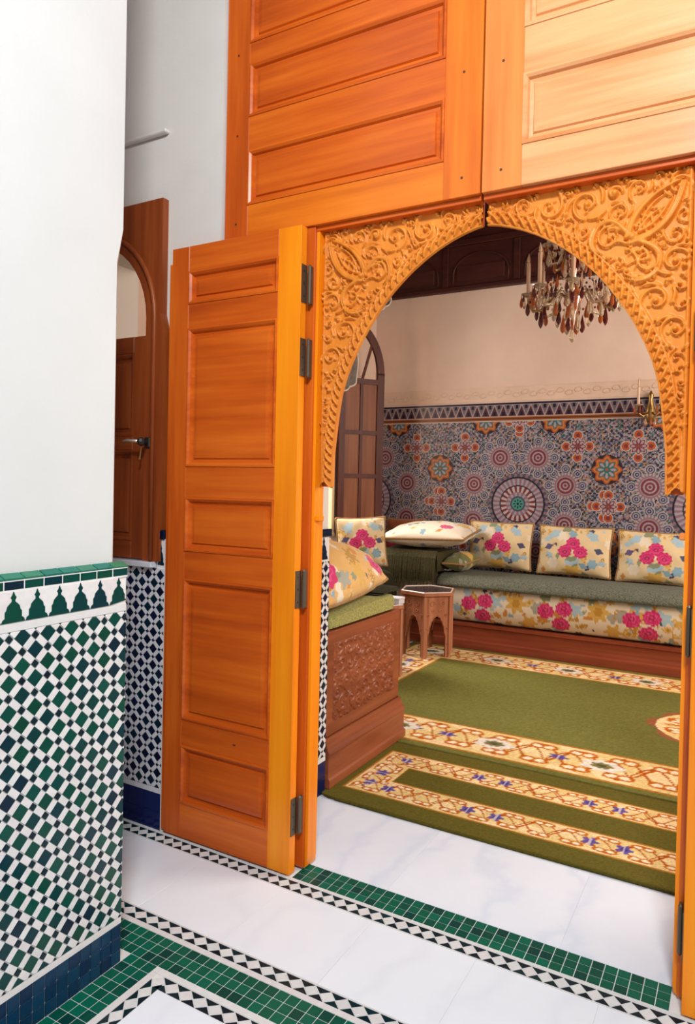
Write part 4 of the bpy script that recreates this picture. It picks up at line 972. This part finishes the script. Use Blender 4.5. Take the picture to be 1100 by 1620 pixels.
pad = extrude('olive_seat_pad', curve([(2.83, .737), (2.80, .765), (2.83, .795), (3.1, .812), (3.5, .83), (3.585, .82), (3.60, .785), (3.56, .739)], 40), -3.40, EX-.004, 60, 'x', OLIVE, None, ends=.02)
tag(pad, 'olive plush seat pad lying on the carved sofa end', 'seat pad')
def bolp(u, v):
    s = Paint(u, v, 'cream'); s.c[:] = srgb((222, 176, 104)); s.c[v > .16] = srgb((206, 158, 146)); s.scatter(77, 50, -.45, .45, -.36, .12, .015, .045); s.scatter(78, 16, -.45, .45, .1, .36, .010, .02)
    s.peony(-.33, -.09, .11); s.peony(.33, -.03, .08); s.blob(-.17, -.15, .06, 'grey', 5, .3, .5, .6); s.blob(.02, -.12, .06, 'yellow', 6, .3); s.blob(.05, .0, .05, 'gold', 6, .3); s.blob(.13, .05, .035, 'orange', 6, .13); return s.c
cushion('floral_bolster', 'large yellow and pink floral pillow lying on the olive pad', None, (-1.93, 3.275, .978), (.02, 1, -.075), (-.75, 0, .66), .47, .265, .115, bolp, n=130, pinch=.03, taper=.62)
wedge = extrude('dark_shade_wedge', curve([(3.40, .834), (3.55, .838), (3.62, .832), (3.655, .842), (3.62, .862), (3.52, .862), (3.42, .842)], 30), -2.25, -1.71, 30, 'x', DKOLIVE, None, ends=.04); tag(wedge, 'dark wedge standing in for shade under the yellow floral pillow', 'cloth')  # dark wedge in place of the shaded underside of the pillow
# sofa along the window wall
s2 = empty('window_sofa', (-3.1, 4.75, 0)); tag(s2, 'shadowed sofa under the window behind the carved sofa end', 'sofa')
MB().box(-3.45, -2.78, 3.64, 5.80, .005, .24, .004).build('base', SOFAX, s2)
extrude('mattress', curve([(-3.43, .26), (-3.43, .64), (-2.86, .66), (-2.77, .61), (-2.755, .45), (-2.78, .26), (-2.85, .24)], 30), 3.66, 5.80, 20, 'y', DKOLIVE, s2)

# fringed stack in the corner
st = extrude('fringed_throw', curve([(6.38, .662), (6.38, .83), (6.1, .865), (5.92, .855), (5.85, .80), (5.828, .70), (5.824, .545), (5.832, .545), (5.838, .64), (5.9, .660)], 60), -2.93, -2.405, 50, 'x', DKOLIVE, None, ends=.03)
tag(st, 'folded dark olive throw with long fringe in the sofa corner', 'throw')
mb = MB()
for i in range(75):
    x = -2.925+i*.0070; k = random.uniform(-.004, .004)
    mb.tube([(x, 5.875, .850), (x+k*.5, 5.836, .79), (x+k, 5.818, .68), (x+k*2, 5.816, .500+random.uniform(-.012, .012))], [.0045, .0042, .004, .002], 4)
for i in range(60):
    y = 5.85+i*.0085; mb.tube([(-2.40, y, .84), (-2.392, y, .76), (-2.390, y, .67+random.uniform(-.006, .012))], [.0045, .004, .002], 4)
tag(mb.build('fringe', FRINGE, st), kind='stuff')
def topp(u, v):
    s = Paint(u, v, 'pale').scatter(91, 60, -.42, .42, -.3, .3, .010, .035); s.c[s.c[:, 0] < 0] = 0; s.peony(.20, -.12, .06); s.blob(-.05, .10, .035, 'violet', 4, .3, .2, .4); s.blob(-.25, .02, .03, 'violet', 4, .3, .5, .4); s.blob(.30, .05, .06, 'yellow', 6, .13); return s.c
cushion('floral_cushion', 'plump floral cushion lying on top of the fringed throw', None, (-2.565, 6.10, .985), (1, .05, .03), (0, 1, .12), .40, .27, .115, topp, n=120, pinch=.03)
def grnp(u, v):
    s = Paint(u, v, 'sage'); s.c[:] = srgb((112, 118, 66)); s.scatter(93, 18, -.2, .2, -.2, .2, .01, .03); s.blob(.05, .0, .06, 'yellow', 6, .13); return s.c
cushion('green_cushion', 'green cushion squeezed right of the fringed throw', None, (-2.270, 6.14, .750), (1, 0, 0), (0, 1, .05), .105, .22, .085, grnp)

# ------------------------------------------------------------------ carved tables
def side_table(label, cx, cy, R, H, rot, group):
    t = empty('side_table', (cx, cy, 0)); tag(t, label, 'table', group); n = 6
    tp = [(R*1.10*math.cos(rot+2*math.pi*k/n), R*1.10*math.sin(rot+2*math.pi*k/n)) for k in range(n)]
    top = MB().prism(tp, (cx, cy, 0), X, Y, Z, H-.026, H).build('tabletop', TABW, t)
    MB().prism([(a*.90, b*.90) for a, b in tp], (cx, cy, 0), X, Y, Z, H, H+.0015).build('inlay', INLAY, top)
    rm = MB(); rp = [(cx+a*.95, cy+b*.95, H+.001) for a, b in tp]; rm.tube(rp+[rp[0]], .006, 4, False); rm.build('pearl_rim', PEARL, top)
    for k in range(n):
        a0, a1 = rot+2*math.pi*k/n, rot+2*math.pi*(k+1)/n
        p0 = Vector((cx+R*math.cos(a0), cy+R*math.sin(a0), 0)); p1 = Vector((cx+R*math.cos(a1), cy+R*math.sin(a1), 0)); U = (p1-p0); Ls = U.length; U.normalize(); Nn = Vector((U.y, -U.x, 0))
        h = Ls/2
        half = [(.034, .012), (.030, .02), (.030, .16), (.038, .20), (.046, .225), (.050, .26), (.060, .275), (.066, .305), (.078, .315), (.082, .335), (h, .352)]
        poly = [(0, .012)]+half+[(Ls-a, b) for a, b in reversed(half[:-1])]+[(Ls, .012), (Ls, H-.026), (0, H-.026)]
        # build as quads between the outline and the top edge
        sp_ = half+[(Ls-a, b) for a, b in reversed(half[:-1])]
        mb = MB(); tops = [(a, H-.026) for a, b in sp_]; q = [(0, .012)]+sp_+[(Ls, .012)]; tq = [(0, H-.026)]+tops+[(Ls, H-.026)]
        for i in range(len(q)-1):
            if abs(q[i+1][0]-q[i][0]) < 1e-6: continue
            vv = [tuple(p0+U*a+Vector((0, 0, b))+Nn*d) for d in (-.016, .0) for a, b in (q[i], q[i+1], tq[i+1], tq[i])]
            mb.add(vv, [(0, 3, 2, 1), (4, 5, 6, 7), (0, 1, 5, 4), (2, 3, 7, 6)])
        pn = mb.build('arched_side', TABW, t)
        cb = MB()
        for sgn in (-1, 1):
            for (uc, zc_, r) in ((h+sgn*h*.36, .455, .026), (h+sgn*h*.30, .395, .016), (h+sgn*h*.70, .36, .012), (h+sgn*h*.8, .25, .007), (h+sgn*h*.85, .12, .006)):
                cb.tube([tuple(p0+U*(uc+r*(1-.5*k/9)*math.cos(k*.9))+Vector((0, 0, zc_+r*(1-.5*k/9)*math.sin(k*.9)))+Nn*.001) for k in range(9)], .0036, 4)
        cb.tube([tuple(p0+U*(a if i else a)+Vector((0, 0, b+.010))+Nn*.001) for i, (a, b) in enumerate(sp_[4:-4])], .004, 4)
        cb.tube([tuple(p0+U*a+Vector((0, 0, H-.040))+Nn*.001) for a in (.02, Ls-.02)], .003, 4)
        tag(cb.build('carving', TABW, pn), kind='stuff')
        ft = MB().tube([tuple(p0+Vector((0, 0, z))) for z in (.010, .03, H-.03)], [.022, .017, .014], 6).build('leg', TABW, t)
    return t
side_table('carved hexagonal wood table before the back sofa, inlaid dark top', -2.36, 5.575, .228, .548, math.radians(-73), 'carved hexagonal tables')
side_table('second carved table mostly hidden behind the sofa end', -2.462, 4.80, .222, .535, math.radians(-2), 'carved hexagonal tables')
bxo = MB().box(-2.36, -2.245, 4.765, 4.86, .538, .585, .004).build('small_box', PAPER); tag(bxo, 'small pale grey box on the half hidden table', 'box')
MB().box(-2.363, -2.242, 4.762, 4.863, .572, .588, .003).build('lid', PAPER, bxo)

# ------------------------------------------------------------------ chandelier
CX, CY, CZ = -1.02, 4.70, 2.62
ch = empty('chandelier', (CX, CY, 4.3)); tag(ch, 'crystal chandelier with amber and garnet drops under the arch', 'chandelier')
MB().lathe((CX, CY, 0), [(.05, 4.30), (.045, 4.26), (.012, 4.24), (.010, 3.30), (.03, 3.27), (.055, 3.20), (.03, 3.12), (.018, 3.08), (.03, 3.0), (.045, 2.93), (.03, 2.86), (.016, 2.82), (.02, 2.76), (.05, 2.70), (.055, 2.66), (.04, 2.60), (.02, 2.56), (.014, 2.50), (.004, 2.46)], 14).build('stem', AMBER, ch, True)
def drop(c, L, r, mat, parent):
    MB().lathe((c[0], c[1], c[2]-L), [(.0005, 0), (r*.75, L*.13), (r, L*.28), (r*.72, L*.55), (r*.28, L*.82), (.0012, L)], 7).build('crystal_drop', mat, parent)
DM = [CRYST, GARNET, AMBER, CRYST, AMBER, GARNET, CRYST]
def chain(p0, p1, sagz, n, parent, mat):
    mb = MB(); p0, p1 = Vector(p0), Vector(p1)
    for k in range(n):
        t = (k+.5)/n; p = p0.lerp(p1, t); p.z -= sagz*math.sin(math.pi*t); mb.lathe((p.x, p.y, p.z-.009), [(.001, 0), (.008, .005), (.008, .013), (.001, .018)], 6)
    tag(mb.build('bead_chain', mat, parent), kind='stuff')
for tier, (na, R, z0, zt, ph) in enumerate(((8, .285, 2.66, 2.70, .2), (6, .165, 2.95, 3.0, .5))):
    for k in range(na):
        a = ph+2*math.pi*k/na; c, s_ = math.cos(a), math.sin(a); tip = (CX+R*c, CY+R*s_, zt)
        am = MB().tube([(CX+.03*c, CY+.03*s_, z0), (CX+R*.35*c, CY+R*.35*s_, z0+.06), (CX+R*.6*c, CY+R*.6*s_, z0-.055), (CX+R*.88*c, CY+R*.88*s_, z0-.065), (CX+R*.99*c, CY+R*.99*s_, z0-.01), tip], [.009, .009, .010, .009, .008, .008], 7).build('arm', CRYST if k % 2 else BRASS, ch, True)
        MB().lathe((tip[0], tip[1], tip[2]-.012), [(.006, 0), (.022, .004), (.044, .020), (.046, .024), (.018, .020), (.013, .034)], 12).build('drip_pan', CRYST, am)
        MB().lathe((tip[0], tip[1], tip[2]+.018), [(.013, 0), (.0135, .195), (.014, .196), (.007, .202), (.011, .214), (.009, .232), (.001, .262)], 10).build('candle', CANDLE, am)
        for j in range(7):
            b = a+2*math.pi*j/7; m_ = DM[(j+k) % 7]; big = (j % 3 == 0); drop((tip[0]+.042*math.cos(b), tip[1]+.042*math.sin(b), tip[2]+.006), .085 if big else .055, .012 if big else .009, m_, am)
        drop((tip[0], tip[1], tip[2]-.02), .115, .016, DM[(k*2) % 7], am)
        chain((CX+.05*c, CY+.05*s_, z0+.20), (tip[0], tip[1], tip[2]+.02), .045, 9, ch, DM[k % 3])
        a2 = ph+2*math.pi*(k+1)/na; chain((tip[0], tip[1], tip[2]-.005), (CX+R*math.cos(a2), CY+R*math.sin(a2), zt-.005), .045, 8, ch, DM[(k+1) % 3])
for k in range(12):
    a = 2*math.pi*k/12; drop((CX+.12*math.cos(a), CY+.12*math.sin(a), 2.635), .12 if k % 2 else .08, .017 if k % 2 else .012, DM[k % 7], ch); drop((CX+.20*math.cos(a+.2), CY+.20*math.sin(a+.2), 2.62), .105 if k % 3 else .14, .016, DM[(k*3+1) % 7], ch)
    drop((CX+.075*math.cos(a), CY+.075*math.sin(a), 2.92), .09, .012, DM[(k+2) % 7], ch)
for k in range(20):
    a = 2*math.pi*k/20+.1; drop((CX+.255*math.cos(a), CY+.255*math.sin(a), 2.665+.02*(k % 3)), .09+.02*(k % 2), .014, DM[(k*2+1) % 7], ch)
    drop((CX+.165*math.cos(a+.1), CY+.165*math.sin(a+.1), 2.74+.05*(k % 3)), .085, .013, DM[(k*3) % 7], ch)
for k in range(6):
    a = 2*math.pi*k/6+.3; drop((CX+.06*math.cos(a), CY+.06*math.sin(a), 2.56), .12, .018, DM[(k+1) % 7], ch)
drop((CX, CY, 2.49), .11, .02, CRYST, ch)

# ------------------------------------------------------------------ wall sconce by the right frame, black fixture at the ceiling
sc = empty('wall_sconce', (-.755, 6.60, 2.10)); tag(sc, 'two candle brass wall sconce beside the right carved jamb', 'sconce')
MB().lathe((-.755, 6.615, 2.02), [(.002, 0), (.03, .02), (.045, .08), (.03, .14), (.015, .20), (.025, .24), (.004, .28)], 10).build('backplate', BRASS, sc, True)
for sg in (-1, 1):
    a = MB().tube([(-.755, 6.60, 2.12), (-.755+sg*.05, 6.54, 2.07), (-.755+sg*.088, 6.52, 2.10), (-.755+sg*.088, 6.52, 2.16)], .008, 7).build('arm', BRASS, sc, True)
    MB().lathe((-.755+sg*.088, 6.52, 2.155), [(.008, 0), (.034, .012), (.036, .018), (.012, .02)], 10).build('drip_pan', CRYST, a)
    MB().lathe((-.755+sg*.088, 6.52, 2.17), [(.012, 0), (.012, .15), (.006, .158), (.010, .175), (.009, .20), (.001, .235)], 10).build('candle', CANDLE, a)
    for j in range(5): drop((-.755+sg*.088+.032*math.cos(j*1.26), 6.52+.032*math.sin(j*1.26), 2.165), .075, .012, DM[(j+1) % 7], a)
for j in range(5): drop((-.755+.04*math.cos(j*1.26), 6.57+.04*math.sin(j*1.26), 2.06), .07, .012, DM[j], sc)
fx = MB().lathe((-2.44, 6.44, 3.84), [(.001, 0), (.055, .012), (.085, .05), (.09, .09), (.07, .12), (.03, .13), (.02, .46)], 14).build('ceiling_fixture', BLACK, None, True); tag(fx, 'small black fixture hanging below the ceiling near the arch apex', 'fixture')
MB().lathe((-2.44-.03, 6.44-.085, 3.90), [(.001, -.010), (.010, -.004), (.010, .004), (.001, .010)], 8).build('white_highlight', PEARL, fx)  # pale dot modelled as the highlight on the black dome
